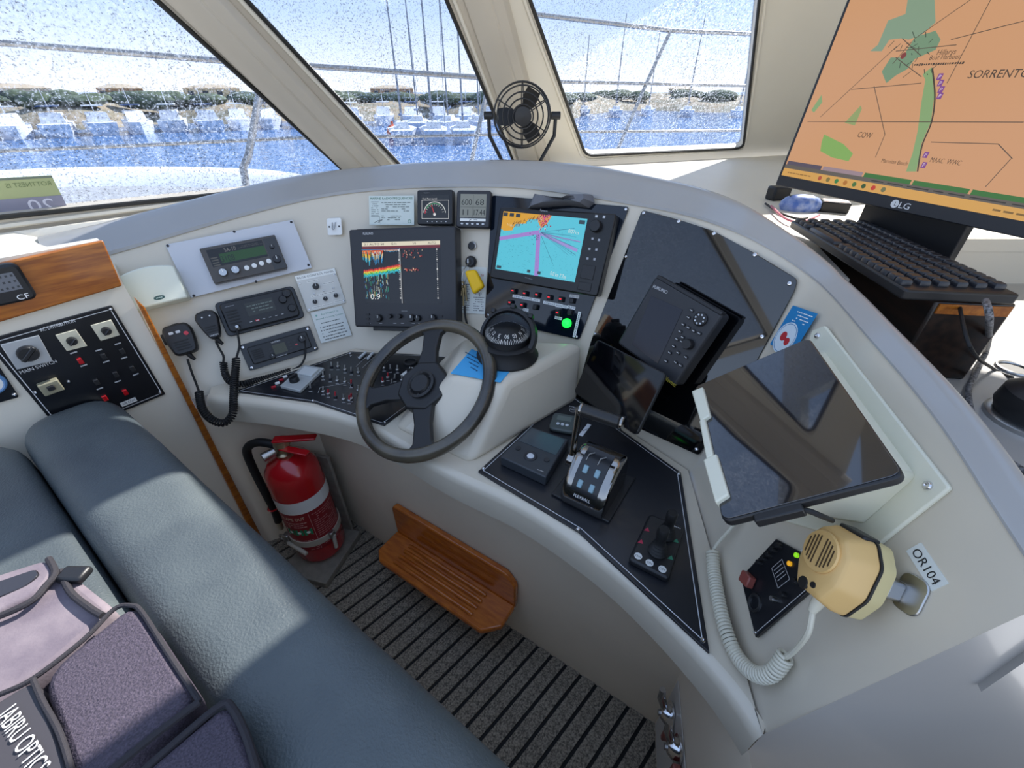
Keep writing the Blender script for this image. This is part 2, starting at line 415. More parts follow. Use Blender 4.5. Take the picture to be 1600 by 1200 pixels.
# pillar covers over the two joints
def pillar(pl_l, pl_r, b, t, wl_, wr_):
    d = (t - b).normalized(); ul = pl_l.n.cross(d).normalized(); ur = pl_r.n.cross(d).normalized()
    if ul.x > 0: ul.negate()
    if ur.x < 0: ur.negate()
    nn = (pl_l.n + pl_r.n).normalized(); rings = []
    for p in (b - d * .1, t):
        rings.append([p + ul * wl_ - nn * .01, p + ul * wl_ + pl_l.n * .008, p + ul * (wl_ * .55) + nn * .03, p + ul * .004 + nn * .036, p + nn * .033, p + ur * .004 + nn * .036,
                      p + ur * (wr_ * .6) + nn * .03, p + ur * wr_ + pl_r.n * .008, p + ur * wr_ - nn * .01])
    return G().loft(rings).build('pillar', PIL, None, .004)
for k, o in enumerate((pillar(W1, W2, P1b, T1, .062, .05), pillar(W2, W3, P2b, T2, .075, .055))):
    o.name = 'trim_%d' % (k + 3); tag(o, kind='structure')

# ---- dash top between windscreen and coaming, lower chart shelf to the right
SEAT = V(-.25, .45, 0)
tops = spline(TOP[:4] + [PC.hit(1138, 355), TOP[4], PD.hit(1366, 536), PD.hit(1465, 655), PD.hit(1560, 800), TOP[5]], 10)
def outward(i, pts):
    d = pts[min(i + 1, len(pts) - 1)] - pts[max(i - 1, 0)]; d.z = 0; d.normalize(); return Vector((-d.y, d.x, 0))
def level(p, z): return Vector((p.x, p.y, z + 1.35))
inner = [level(p + outward(i, tops) * .09, -.288) for i, p in enumerate(tops) if i <= 50]
ia = [level(wall_pt(1.9, 0), -.288), level(wall_pt(0, 0) - PWALL.n * .032, -.375)]
for k_, z_ in enumerate((-.36, -.345, -.33, -.315, -.30)): inner[k_].z = 1.35 + z_
poly = ia + inner + [V(.70, 1.02, -.288), V(1.95, 1.02, -.288), level(P4e, -.288)] + [level(p, -.288) for p in (P3b, P2b, P1b, P0b, P0e)]
g = G(); n = len(poly); g.add(poly + [p - Vector((0, 0, .03)) for p in poly], [tuple(range(n)), tuple(range(n, 2 * n))[::-1]] + [(i, (i + 1) % n, n + (i + 1) % n, n + i) for i in range(n)])
bm = bmesh.new(); me = bpy.data.meshes.new('dash_top'); me.from_pydata(g.v, [], g.f); bm.from_mesh(me); bmesh.ops.triangulate(bm, faces=bm.faces); bm.to_mesh(me); bm.free(); me.materials.append(CAB)
dash = bpy.data.objects.new('trim_5', me); col.objects.link(dash); tag(dash, kind='structure')
shelf = tag(thing('trim_6', None, None), kind='structure')
SHZ = -.40
sh = [V(.475, TOP[5].y + .004, SHZ), V(1.95, TOP[5].y + .004, SHZ), V(1.95, 1.03, SHZ), V(.45, 1.03, SHZ), V(.55, .75, SHZ), V(.50, .5, SHZ)]
G().loft([[p - Vector((0, 0, .03)) for p in sh], sh]).build('shelf_board', GELG, shelf, smooth=False)
G().box(1.20, 1.035, 1.35 - .345, 1.5, .02, .115).build('shelf_riser', CAB, shelf)
wr = tag(G().box(1.98, 1.5, .95, .05, 2.9, 1.9).build('wall_right', CAB, smooth=False), kind='structure')

# ---- unseen roof, its three openings invented and shaped to cast the bench sun bars
qv = Vector((SUN_AZ.y, -SUN_AZ.x, 0)); hs = (ZT + .57) / math.tan(SUN_EL)
QB = [-1.5, -1.36, -1.02, -.83, -.395, -.15, .16, 2.1]; RB = [-.35, hs - .75, hs + .075, 2.15]
roof = tag(thing('sun_mask_ceiling', None, None), kind='structure')
def roof_piece(q0, q1, r0, r1):
    c = qv * ((q0 + q1) / 2) + SUN_AZ * ((r0 + r1) / 2); c.z = 1.35 + ZT + .02
    G().box(0, 0, 0, q1 - q0, r1 - r0, .04).build('sun_mask_panel', CAB, roof, M=fr(c, qv, Vector((0, 0, 1))), smooth=False)
for i in range(7):
    hole = i in (1, 3, 5)
    roof_piece(QB[i], QB[i + 1], RB[2], RB[3])
    if not hole: roof_piece(QB[i], QB[i + 1], RB[1], RB[2])
for i in range(7): roof_piece(QB[i], QB[i + 1], RB[1] - .06, RB[1])

# ================================================================ helm console
con = thing('helm_console', 'curved cream moulded helm console wrapping round the steering wheel', 'console', Matrix.Translation((0, .6, 0)))
CI = Matrix.Translation((0, -.6, 0))
def cpart(g, name, m, bevel=0, parent=None):
    return g.build(name, m, parent or con, bevel, M=CI)
seg = [10, 10, 10, 20, 40]; k = 0
rows_t = [TOP[0] + (TOP[0] - TOP[1]) * .3]; rows_b = [BOT[0] + (BOT[0] - BOT[1]) * .3]
for i in range(5):
    for j in range(seg[i]):
        rows_t.append(tops[k]); rows_b.append(BOT[i].lerp(BOT[i + 1], j / seg[i])); k += 1
rows_t.append(tops[-1]); rows_b.append(BOT[5])
cpart(G().loft([[b - Vector((0, 0, .02)), b.lerp(t, .33), b.lerp(t, .66), t.copy()] for t, b in zip(rows_t, rows_b)], closed=False), 'fascia', GEL)
prof = [(-.006, -.004), (-.004, .004), (.012, .012), (.045, .040), (.066, .052), (.082, .054), (.098, .048), (.108, .034), (.112, -.12)]
rings = []
for i, p in enumerate(tops):
    o = outward(i, tops); u_ = max(0, min(1, (i - 26) / 26)); sc = 1 - .70 * u_
    rings.append([p + o * (a * sc) + Vector((0, 0, b * sc if b > -.1 else -.16)) for a, b in prof])
rings.insert(0, [p + (TOP[0] - TOP[1]) * .22 + Vector((0, 0, .004)) for p in rings[0]])
cpart(G().loft(rings, closed=False), 'coaming', GELG)
fe = spline([onz(*q, ZL) for q in ((322, 619), (426, 630), (556, 658), (700, 736), (817, 791), (935, 869), (1033, 955), (1130, 1060), (1192, 1148))], 6)
def fo(i): d = outward(i, fe); return -d                  # towards the seat
top_poly = [p - fo(i) * .012 for i, p in enumerate(fe)][:-1] + [fe[-1]] + [BOT[4], BOT[3], BOT[2], BOT[1], BOT[0]]
me = bpy.data.meshes.new('ledge'); me.from_pydata(top_poly, [], [tuple(range(len(top_poly)))]); bm = bmesh.new(); bm.from_mesh(me); bmesh.ops.triangulate(bm, faces=bm.faces); bmesh.ops.recalc_face_normals(bm, faces=bm.faces)
if sum(f.normal.z for f in bm.faces) < 0: bmesh.ops.reverse_faces(bm, faces=bm.faces)
bm.to_mesh(me); bm.free(); me.materials.append(GEL); o = bpy.data.objects.new('ledge', me); col.objects.link(o); o.parent = con; o.matrix_local = CI
rings = []
for i, p in enumerate(fe):
    s = fo(i); e = 0 if i == len(fe) - 1 else 1
    rings.append([p - s * .012 * e, p - s * .004 * e + Vector((0, 0, -.002)), p + s * .004 + Vector((0, 0, -.010)), p + s * .006 + Vector((0, 0, -.022)), p + s * .004 + Vector((0, 0, -.078)), p - s * .03 + Vector((0, 0, -.084)), p + Vector((.16, .25, -.086)) * (1 if i < 40 else .3)])
cpart(G().loft(rings, closed=False), 'ledge_lip', GEL)
wpts = [(-1.0, .905), (-.9, .95), (-.63, 1.063), (-.482, .966), (.369, .417), (.349, .329), (.30, .10), (.30, -.3)]
LWALL = mat('lower_wall_paint', '#eadcc6', .5, var=.06, vscale=6)
cpart(G().loft([[V(x, y, -1.36), V(x, y, -.74)] for x, y in wpts], closed=False), 'lower_wall', LWALL)
PW = PL(V(-.482, .966, -1.35), Vector((-.542, -.840, 0)))  # footwell wall
ey = TOP[5].y
ef = [V(.325, .201, ZL), TOP[5].copy(), TOP[5] + Vector((.020, 0, .015)), TOP[5] + Vector((.032, 0, .004)), V(1.95, ey, SHZ), V(1.95, ey, -1.36), V(TOP[5].x + .03, ey, -1.36), V(.33, .205, -1.36)]
cpart(G().add(ef, [(0, 1, 6, 7), (1, 2, 3, 6), (3, 4, 5, 6)]), 'end_face', GELG)
# plinth under the compass
tb = [onz(*q, ZL - .004) for q in ((905, 628), (735, 730), (612, 672), (690, 562))]; tt = [onz(*q, -.54) for q in ((912, 533), (793, 598), (704, 590), (724, 528))]
mid = [b.lerp(t, .5) + Vector((0, 0, .0)) for b, t in zip(tb, tt)]
plinth = cpart(G().loft([tb, tt]), 'plinth', GEL, .02); plinth.modifiers['bevel'].segments = 4
PTOP = PL(V(0, .9, -.54), Vector((0, 0, 1)))
PFRONT = plane4(tb[1], tb[2], tt[1], tt[2])

# ================================================================ helm bench
BD = Vector((.815, -.58, 0)); BM = Vector((.58, .815, 0))
bz = 1.35 - .57
LEA = mat('grey_leather', '#545c5e', .45, hex2='#454d51', vscale=7, bump=.6, bscale=300)
bo = BM * .03 + BD * -.3; bo.z = 0
MB_ = fr(bo, BD, Vector((0, 0, 1)))                      # x along bench, y towards the footwell, z up
bench = thing('helm_bench', 'long blue-grey leather helm bench with padded front bolster', 'bench', MB_)
def cushion(y0, y1, z0, z1, x0, x1, r, name, wob):
    rings = []; prof_ = roundpoly([(y0, z0), (y1, z0), (y1, z1), (y0, z1)], r, 7); n = 60
    for i in range(n + 1):
        x = x0 + (x1 - x0) * i / n; e = min(1, i / 3, (n - i) / 3); f = .90 + .10 * math.sin(e * math.pi / 2); rg = []
        for y, z in prof_:
            cy, cz = (y0 + y1) / 2, (z0 + z1) / 2
            q = noise.noise(Vector((x * 5, y * 9, z * 4 + wob))) * .006
            rg.append((x, cy + (y - cy) * f, z0 + (z - z0) * (f if z > cz else 1) + (q if z > cz else 0)))
        rings.append(rg)
    return G().loft(rings).build(name, LEA, bench)
XB0 = -.985
cushion(-.082, .092, bz - .34, bz, XB0, 1.15, .062, 'bolster', 0)
cushion(-.66, -.084, bz - .2, bz - .022, XB0 + .01, 1.15, .03, 'seat_cushion', 5)
G().box(.13, -.28, (bz - .2) / 2, 2.0, .70, bz - .2).build('seat_base', LWALL, bench)
# pale wedge of the seat back corner by the bulkhead
# ================================================================ left fascia: radios and panels
d = Dev('instrument_mounting_plate', 'clear white acrylic plate screwed to the fascia behind the green-lit display', 'mounting plate', PA, ((257, 381), (458.5, 344), (486.5, 417.5), (299, 466.5)), .004)
plate(d, 'plate', mat('acrylic_white', '#c9cace', .12, coat=.6), .001, .003)
for q in ((262, 384), (366, 362), (455, 347), (482, 414), (400, 440), (303, 462)): screw(d.o, *d.loc(*q), d.d, .0035, DGR)
d = Dev('satellite_speed_display', 'grey instrument marked SA-10 with green display, knobs and four round buttons', 'instrument', PA, ((310, 388), (430, 367), (449, 418), (336, 444)), .03)
plate(d, 'housing', mat('bronze_grey_plastic', '#4a4642', .4), .002, .003, z0=.0045)
pr = Print(d.d + .0003)
a, b = d.uv(.07, .08), d.uv(.80, .56); pr.rect(a[0], b[1], b[0], a[1], '#0d0f0e')
a, b = d.uv(.20, .24), d.uv(.80, .50); pr.rect(a[0], b[1], b[0], a[1], '#3f8f2c')
pr.text(d.uv(.36, .16), 'SA-10', d.h * .11, '#e8e8e8', width=d.w * .15)
pr.text(d.uv(.29, .39), '3108', d.h * .17, '#16300f', width=d.w * .17)
for r in range(4): pr.rect(*d.uv(.085, .30 + r * .07), *d.uv(.17, .335 + r * .07), '#9a9a92')
for r in range(7): pr.rect(*d.uv(.42 + r * .05, .52), *d.uv(.45 + r * .05, .545), '#20301c')
fine_print(pr, *d.uv(.46, .20), *d.uv(.79, .12), 2, '#9a9a9a')
pr.text(d.uv(.91, .14), 'Serve', d.h * .08, '#e2e4ea', width=d.w * .09)
pr.rect(*d.uv(.815, .98), *d.uv(.985, .06), '#5a626e')
for x in (.10, .27): scrib(pr, d.uv(x + .06, .95), .010, .0025, '#bdb8b0')
pr.build('printing', d.o, M_LCD)
for x, rr in ((.16, .011), (.32, .011)): knob(d.o, d.uv(x, .76), d.d, rr, .012, STL)
for i in range(4):
    o = G().lathe([(.0065, 0), (.0065, .002), (.0001, .003)], n=14).build('button', WHT, d.o); p = d.uv(.47 + i * .105, .76 - .02 * i); o.location = (*p, d.d)
knob(d.o, d.uv(.90, .70), d.d, .011, .01, DGR); knob(d.o, d.uv(.90, .33), d.d, .006, .008, DGR)

# cream junction box
d = Dev('junction_box', 'cream plastic wall box with arched top and green oval badge', 'box', PA, ((181, 424), (268, 406), (293, 465), (210, 484)), .055)
w_, h_ = d.w, d.h
arch = [(-w_ / 2, -h_ / 2), (w_ / 2, -h_ / 2), (w_ / 2, h_ * .36)] + [(w_ / 2 - w_ * t, h_ * .36 + h_ * .16 * math.sin(math.pi * (.12 + .76 * t)) - h_ * .05) for t in [i / 10 for i in range(1, 10)]] + [(-w_ / 2, h_ * .36)]
plate(d, 'housing', mat('ivory_plastic', '#dfe2d2', .4), .004, poly=arch)
pr = Print(d.d + .0004); p = d.loc(249, 465); pr.disc(p, .0125, '#274f4a', 24, .0052); pr.ring(p, .0118, .0006, '#c8d6cc'); scrib(pr, p, .014, .003, '#d6e4da'); pr.build('badge', d.o)

# VHF radios
def vhf(name, label, c, dep, big):
    d = Dev(name, label, 'radio', PA, c, dep)
    if big:
        plate(d, 'flange', PANEL, .002, .012, z1=.008); plate(d, 'housing', BLK, .004, .012, z0=.008, w_=d.w * .90, h_=d.h * .86)
    else:
        plate(d, 'flange', PANEL, .001, .003, z1=.005); plate(d, 'housing', BLK, .003, .006, z0=.005, w_=d.w * .84, h_=d.h * .66)
        for x, y in ((-.46, -.4), (.46, -.4), (-.46, .4), (.46, .4)): screw(d.o, x * d.w, y * d.h, .005, .0045)
    for i in range(5):
        G().prism(rrect(d.w * .14, .0035, .0017, 2), 0, .0018).build('grille_bar', RUB, d.o, M=Matrix.Translation((*d.uv(.16 if big else .19, .34 + i * (.085 if big else .075)), d.d)))
    pr = Print(d.d + .0004)
    x0, y0 = d.uv(.33 if big else .40, .22 if big else .34); x1, y1 = d.uv(.68 if big else .58, .60 if big else .70)
    pr.rect(x0, y1, x1, y0, '#3d443e' if big else '#5a6446'); pr.build('display', d.o, M_LCD)
    pr = Print(d.d + .0006)
    if big:
        fine_print(pr, x0 + .004, y0 - .006, x1 - .004, y1 + .006, 3, '#6c756c'); scrib(pr, d.uv(.16, .2), .022, .003, '#8a8c90')
    else:
        pr.text(d.uv(.47, .24), 'UNIDEN', .0045, '#d8d8d8'); scrib(pr, d.uv(.47, .80), .03, .0028, '#bfbfbf')
    pr.build('printing', d.o)
    return d
d1 = vhf('marine_radio', 'larger black marine radio with grey display and red button, below the white plate', ((332, 472), (458, 445), (478, 494), (355, 527)), .03, True)
for i, x in enumerate((.33, .41, .49, .57, .65, .73)):
    o = G().prism(rrect(.0105, .0055, .002, 2), 0, .002).build('button', DGR if i > 1 else (RED if i == 1 else DGR), d1.o, M=Matrix.Translation((*d1.uv(x, .76), d1.d)))
    Print(.0023).rect(-.003, -.0006, .003, .0006, '#d0d0d0').build('legend', o)
for x, y in ((.80, .36), (.87, .66), (.87, .22)): knob(d1.o, d1.uv(x, y), d1.d, .011, .012, BLK, markc=DGR)
o = G().lathe([(.008, 0), (.008, .012), (.006, .02), (.004, .026)], n=14).build('cord_socket', STL, d1.o); o.location = (*d1.loc(371, 511), d1.d - .006)
d2 = vhf('two_way_radio', 'smaller black radio on a screwed plate with small green display', ((373, 540), (485, 507), (498, 547), (389, 579.5)), .026, False)
for i, (x, y) in enumerate(((.36, .45), (.36, .57), (.63, .40), (.63, .52), (.63, .64), (.72, .40), (.72, .56), (.72, .70))):
    G().prism(rrect(.007, .0045, .0015, 2), 0, .002).build('button', (RED if i == 6 else DGR), d2.o, M=Matrix.Translation((*d2.uv(x, y), d2.d)))
knob(d2.o, d2.uv(.36, .72), d2.d, .007, .01, BLK); knob(d2.o, d2.uv(.82, .42), d2.d, .010, .014, BLK)

# bilge control panel, mooring card, hook plate
d = Dev('bilge_control_panel', 'small white bilge control panel with four black knobs', 'control panel', PA, ((460, 431), (525, 419), (539, 473), (481, 488)), .005)
plate(d, 'plate', mat('panel_white', '#d4d2ca', .35), .001, .002)
pr = Print(d.d + .0003); pr.rect(*d.uv(0, .14), *d.uv(1, .0), '#efefe8'); pr.text(d.uv(.5, .07), 'BILGE CONTROL PANEL', .0055, '#1a1a1a', width=d.w * .92)
for u, v, L in ((.38, .22, .3), (.72, .36, .28), (.5, .62, .6), (.25, .93, .22), (.52, .93, .26), (.82, .90, .24)): pr.rect(*d.uv(u - L / 2, v + .025), *d.uv(u + L / 2, v - .025), '#eceae2'); fine_print(pr, *d.uv(u - L / 2 + .02, v + .02), *d.uv(u + L / 2, v - .02), 1, '#77746c')
pr.build('lettering', d.o)
knob(d.o, d.uv(.40, .38), d.d, .0095, .010, BLK, markc=STL)
for x, y in ((.25, .78), (.52, .76), (.80, .74)): knob(d.o, d.uv(x, y), d.d, .0065, .009, BLK, markc=STL)
for x, y in ((.30, .56), (.55, .54), (.80, .52)): knob(d.o, d.uv(x, y), d.d, .0028, .005, STL, 'indicator_lamp', False)
for q in ((.06, .22), (.94, .17), (.95, .93), (.06, .94)): screw(d.o, *d.uv(*q), d.d, .0026)
d = Dev('mooring_card', 'white instruction card with green heading stuck below the bilge panel', 'card', PA, ((485, 489), (534, 477), (550, 524), (502, 536)), .0012)
plate(d, 'card', PAPER, 0, .001)
pr = Print(d.d + .0003); pr.text(d.uv(.56, .13), 'ROTTNEST IS', .0042, '#4a8f78', width=d.w * .55); pr.text(d.uv(.52, .25), 'Shared Mooring System', .0038, '#2d8068', width=d.w * .86)
fine_print(pr, *d.uv(.2, .36), *d.uv(.8, .44), 1, '#67706c')
for r in range(4): pr.disc(d.uv(.14, .53 + r * .1), .0016, '#222'[0:1] + '222222'); fine_print(pr, *d.uv(.2, .49 + r * .1), *d.uv(.9, .57 + r * .1), 1, '#4c504e', rnd=random.Random(r))
fine_print(pr, *d.uv(.15, .88), *d.uv(.8, .97), 1, '#4c504e'); pr.disc(d.uv(.14, .13), .003, '#8ab8a8'); pr.build('lettering', d.o)
d = Dev('coat_hook', 'small white plate with a steel wire hook beside the sounder', 'hook', PB1, ((510, 341), (533, 340), (534, 367), (512, 368)), .004)
plate(d, 'plate', WHT, .001, .006)
G().tube(spline([(-.005, .012, .005), (-.004, -.004, .009), (0, -.010, .012), (.004, -.004, .010), (.006, .012, .006)], 5), .0016, 8).build('wire_hook', STL, d.o)
for x in (-1, 1): screw(d.o, x * d.w * .34, 0, d.d, .0028, DGR)

# hand microphones with coiled cords
MIC = mat('mic_black', '#1d1d1f', .45, bump=.15, bscale=700)
def handmic(name, label, c, tall, style):
    d = Dev(name, label, 'microphone', PA, c, .045)
    w_, h_ = d.w, d.h
    out_ = [(-.40, -.5), (.40, -.5), (.5, -.1), (.52, .28), (.40, .5), (-.40, .5), (-.52, .28), (-.5, -.1)] if style else [(-.22, -.5), (.22, -.5), (.40, -.1), (.52, .3), (.36, .5), (-.36, .5), (-.52, .3), (-.40, -.1)]
    poly = roundpoly([(x * w_, y * h_) for x, y in out_], .012, 4)
    g = G(); g.loft([[(x * k, y * k, z) for x, y in poly] for k, z in ((.86, .012), (1, .02), (1, .036), (.9, .045))]); g.build('body', MIC, d.o, .002)
    G().box(0, h_ * .42, .008, .018, .022, .015).build('hanger_clip', BLK, d.o, .002)
    for i in range(4 if style else 3):
        G().prism(rrect(w_ * .5, .0028, .0013, 2), 0, .0016).build('grille_bar', RUB, d.o, M=Matrix.Translation((0, -h_ * (.06 + .085 * i), .045)))
    if style:
        for x in (-.2, .04): G().prism(rrect(.010, .0065, .0015, 2), 0, .002).build('button', mat('pale_button', '#c9cdd2', .4), d.o, M=Matrix.Translation((x * w_, h_ * .24, .045)))
        o = G().lathe([(.0055, 0), (.0055, .002), (.0001, .0025)], n=14).build('red_button', mat('red_plastic', '#c2313f', .4), d.o); o.location = (.28 * w_, h_ * .14, .045)
        G().box(-w_ * .52, h_ * .12, .028, .008, h_ * .34, .02).build('talk_key', RUB, d.o, .002)
    else:
        for x in (-.16, .18): G().lathe([(.0022, 0), (.0001, .0012)], (x * w_, h_ * .30, .045), 10).build('indicator', mat('pale_button', '#c9cdd2'), d.o)
        pr = Print(.0456); pr.text((0, -h_ * .36), 'UNIDEN', .004, '#cfcfcf'); pr.build('lettering', d.o)
    G().tube([(0, -h_ * .48, .026), (.004, -h_ * .62, .026), (.008, -h_ * .72, .024)], [.007, .0055, .004], 10).build('strain_relief', RUB, d.o)
    return d
m1 = handmic('hand_microphone', 'black hand microphone with red button hanging nearest the timber strip', ((250, 512), (296, 500), (311, 548), (268, 560)), 1, True)
m2 = handmic('hand_microphone', 'plain black hand microphone hanging beside the larger marine radio', ((301, 490), (337, 481), (352, 525), (318, 535)), 1, False)
def cord(dev, straight, coil, end, R=.0085, r=.0026, pitch=.0062, m=None):
    f = lambda L: [PA.hit(x, y, o) for x, y, o in L]
    I = dev.I
    s1 = spline(f(straight), 6); c1 = spline(f(coil), 8); e1 = spline(f(end), 6)
    G().tube([I @ p for p in s1], r * 1.1, 8).build('cord', m or RUB, dev.o)
    G().tube([I @ p for p in coil_pts(c1, R, pitch, 9)], r, 5).build('coiled_cord', m or RUB, dev.o)
    G().tube([I @ p for p in e1], r * 1.1, 8).build('cord', m or RUB, dev.o)
cord(m1, [(293, 561, .02), (299, 580, .018), (306, 598, .015), (311, 612, .06)], [(311, 612, .06), (316, 638, .085), (330, 655, .10), (349, 661, .105), (363, 648, .10), (365, 625, .085), (366, 600, .06), (368, 578, .042), (369, 560, .036)], [(369, 560, .036), (374, 540, .034), (371, 520, .036), (371, 512, .034)])
cord(m2, [(337, 533, .02), (343, 545, .018), (349, 556, .016), (349, 566, .018)], [(349, 566, .018), (352, 585, .020), (361, 597, .045), (378, 600, .05), (400, 595, .035), (430, 587, .024), (455, 579, .018)], [(455, 579, .018), (470, 570, .02), (477, 555, .022), (476, 535, .026), (474, 527, .03)], R=.0075)

# ================================================================ side bulkhead: AC panel and gauges
d = Dev('ac_distribution_panel', 'black electrical distribution panel with main switch on the side bulkhead', 'electrical panel', PWALL, ((-25, 530), (177, 479), (257, 615), (100, 683)), .006)
plate(d, 'plate', PANEL, .001, .003)
pr = Print(d.d + .0003)
for i in range(4):
    a = ((.03, .03), (.97, .03), (.97, .97), (.03, .97)); pr.line(d.uv(*a[i]), d.uv(*a[(i + 1) % 4]), .0015, '#d8d8d8')
pr.text(d.loc(90, 508), 'AC DISTRIBUTION', .0075, '#e6e6e6', width=.058); pr.text(d.loc(60, 573), 'MAIN SWITCH', .0075, '#d8d8d8', width=.06)
for x, y in ((115, 551), (154, 547), (184, 537), (131, 571), (166, 565), (194, 559), (212, 585), (184, 596), (156, 607)): pr.rect(*[v - .006 if i == 0 else v - .0015 for i, v in enumerate(d.loc(x, y))], *[v + .006 if i == 0 else v + .0015 for i, v in enumerate(d.loc(x, y))], '#b9b9b9')
p = d.loc(201, 628); pr.rect(p[0] - .016, p[1] - .006, p[0] + .016, p[1] + .006, '#ecebe6'); pr.text(p, 'AIR CON', .006, '#222222', width=.026)
pr.build('lettering', d.o)
for nm, c, kr in (('main_switch', ((0, 538), (60, 523), (82, 563), (26, 577)), .017), ('selector_switch', ((86, 523), (118, 514), (136, 540), (104, 548)), .009), ('selector_switch', ((141, 508), (173, 499), (187, 523), (157, 532)), .009)):
    pts = d.locs(c); cx = sum(p[0] for p in pts) / 4; cy = sum(p[1] for p in pts) / 4
    b_ = G().prism(ccw(pts), d.d, d.d + .004).build(nm, mat('silver_plate', '#b9bcbe', .35, .4) if kr > .01 else mat('panel_cream', '#cfc9b2', .45), d.o, .001)
    k_ = knob(b_, (cx, cy), d.d + .004, kr, .012, BLK, mark=False)
    G().box(0, 0, .015, kr * .5, kr * 2.1, .008).build('grip', BLK, k_.parent, .002, M=Matrix.Translation((cx, cy, d.d)) @ Matrix.Rotation(-.9, 4, 'Z'))
for x, y, m in ((125, 563, RED), (161, 556, BLK), (190, 548, BLK), (180, 584, BLK), (206, 575, BLK), (150, 596, BLK), (195, 612, RED), (163, 621, RED)):
    p = d.loc(x, y); g = G().box(0, 0, .004, .009, .014, .008).build('breaker_switch', m, d.o, .001); g.location = (*p, d.d)
p = d.loc(78, 602); o = G().box(0, 0, .009, .034, .028, .018).build('circuit_breaker', mat('breaker_beige', '#8f8a72', .5), d.o, .002); o.location = (*p, d.d)
G().box(0, .002, .021, .012, .010, .008).build('breaker_lever', BLK, o, .001)
for q in ((173, 483), (250, 613), (107, 596), (55, 613)): screw(d.o, *d.loc(*q), d.d, .004)
d = Dev('round_gauge', 'round blue-rimmed gauge on a black square at the left edge of the picture', 'gauge', PWALL, ((-60, 575), (-2, 562), (25, 622), (-38, 640)), .006)
plate(d, 'plate', PANEL, .001, .004); o = G().torus((0, 0, d.d), d.w * .40, .004, 32, 8).build('bezel', mat('blue_rim', '#5f88b5', .3), d.o)
G().lathe([(d.w * .4, 0), (d.w * .4, .003), (.0001, .003)], (0, 0, d.d), 28).build('dial', WHT, d.o); screw(d.o, d.w * .42, -d.h * .4, d.d, .004)
PTIM = PL(PWALL.o + PWALL.n * .0122, PWALL.n)
d = Dev('stereo_control', 'rounded black control unit with grey keypad on the timber panel', 'controller', PTIM, ((-40, 420), (30, 412), (58, 465), (-20, 486)), .022)
plate(d, 'housing', BLK, .005, .012)
pr = Print(d.d + .0004); x0, y0 = d.uv(.10, .2); x1, y1 = d.uv(.80, .66); pr.rect(x0, y1, x1, y0, '#6f7278')
for i in range(6):
    for j in range(3): pr.rect(x0 + (x1 - x0) * (i + .25) / 6, y0 + (y1 - y0) * (j + .7) / 3, x0 + (x1 - x0) * (i + .7) / 6, y0 + (y1 - y0) * (j + .35) / 3, '#3a3c40')
pr.text(d.uv(.70, .86), 'CF', .010, '#f0f0f0', width=.018); pr.build('keypad', d.o)

# ================================================================ centre fascia
d = Dev('fish_finder', 'large black echo sounder with coloured echo screen behind the steering wheel', 'display', PB1, ((542, 355), (711.5, 357), (714.5, 510), (557, 514.5)), .05)
plate(d, 'housing', DGR, .005, .006); G().box(0, d.h * .49, .02, d.w * .9, .012, .03).build('top_flange', BLK, d.o, .002); G().box(0, -d.h * .51, .018, d.w * .68, .016, .036).build('bracket', BLK, d.o, .002)
x0, y0 = d.loc(565, 379); x1, y1 = d.loc(690, 474)
x0 = d.loc(568, 420)[0]; W_, H_ = x1 - x0, y0 - y1
pr = Print(d.d + .0004); pr.rect(x0, y1, x1, y0, '#06060f')
S = lambda u, v: (x0 + W_ * u, y0 - H_ * v)
pr.poly([S(0, 0), S(1, 0), S(1, .065), S(0, .065)], '#f4ead0'); pr.poly([S(0, .065), S(1, .065), S(1, .11), S(0, .11)], '#701420')
pr.text(S(.16, .033), '3.1 AUTO 50', H_ * .035, '#2a2a2a', width=W_ * .26); pr.text(S(.42, .033), '12.1k', H_ * .035, '#2a2a2a'); pr.text(S(.68, .033), '5/5', H_ * .035, '#2a2a2a'); pr.text(S(.90, .033), 'AUTO', H_ * .035, '#2a2a2a')
rnd = random.Random(11)
for i in range(110):
    u = i / 110 * .5
    hot = rnd.random()
    top = .13; L = rnd.uniform(.02, .25) * (1 if u < .28 else .15) if hot > .2 else .01
    for k in range(3):
        c = ('#ff6a1e', '#ffd23a', '#46c8e8')[k] if u < .12 else ('#e85a1e', '#f0e0b0', '#46a8e8')[k]
        pr.poly([S(u, top + L * k / 3), S(u + .0045, top + L * k / 3), S(u + .0045, top + L * (k + 1) / 3), S(u, top + L * (k + 1) / 3)], c)
    yb = .455 - .09 * (u / .5) ** 1.2 + rnd.uniform(-.012, .012)
    for k, (c, hh) in enumerate((('#e02818', .028), ('#ff9a1e', .02), ('#f6f03a', .02), ('#59e060', .022), ('#38c8e0', .03))):
        y_ = yb + sum((.028, .02, .02, .022, .03)[:k]) * rnd.uniform(.7, 1.1)
        pr.poly([S(u, y_), S(u + .0047, y_), S(u + .0047, y_ + hh), S(u, y_ + hh)], c)
    if u < .33 and rnd.random() < .62:
        y_ = yb + .12
        while y_ < .9:
            hh = rnd.uniform(.01, .09); c = rnd.choice(['#dff4f8', '#46c8e8', '#2f7fd0', '#f0e8a0', '#3fd0a0'])
            if rnd.random() < .55 - .25 * (y_ - .5): pr.poly([S(u, y_), S(u + .0032, y_), S(u + .0032, min(y_ + hh, .95)), S(u, min(y_ + hh, .95))], c)
            y_ += hh + rnd.uniform(.01, .06)
for i in range(60):
    u = rnd.uniform(.52, .78); v = rnd.choice([rnd.uniform(.13, .26), rnd.gauss(.445, .012)]); c = rnd.choice(['#f0a080', '#e05030', '#f0d0b0', '#c03030'])
    if u > .74 and v > .3: continue
    pr.poly([S(u, v), S(u + .006, v), S(u + .006, v + rnd.uniform(.01, .03)), S(u, v + .02)], c)
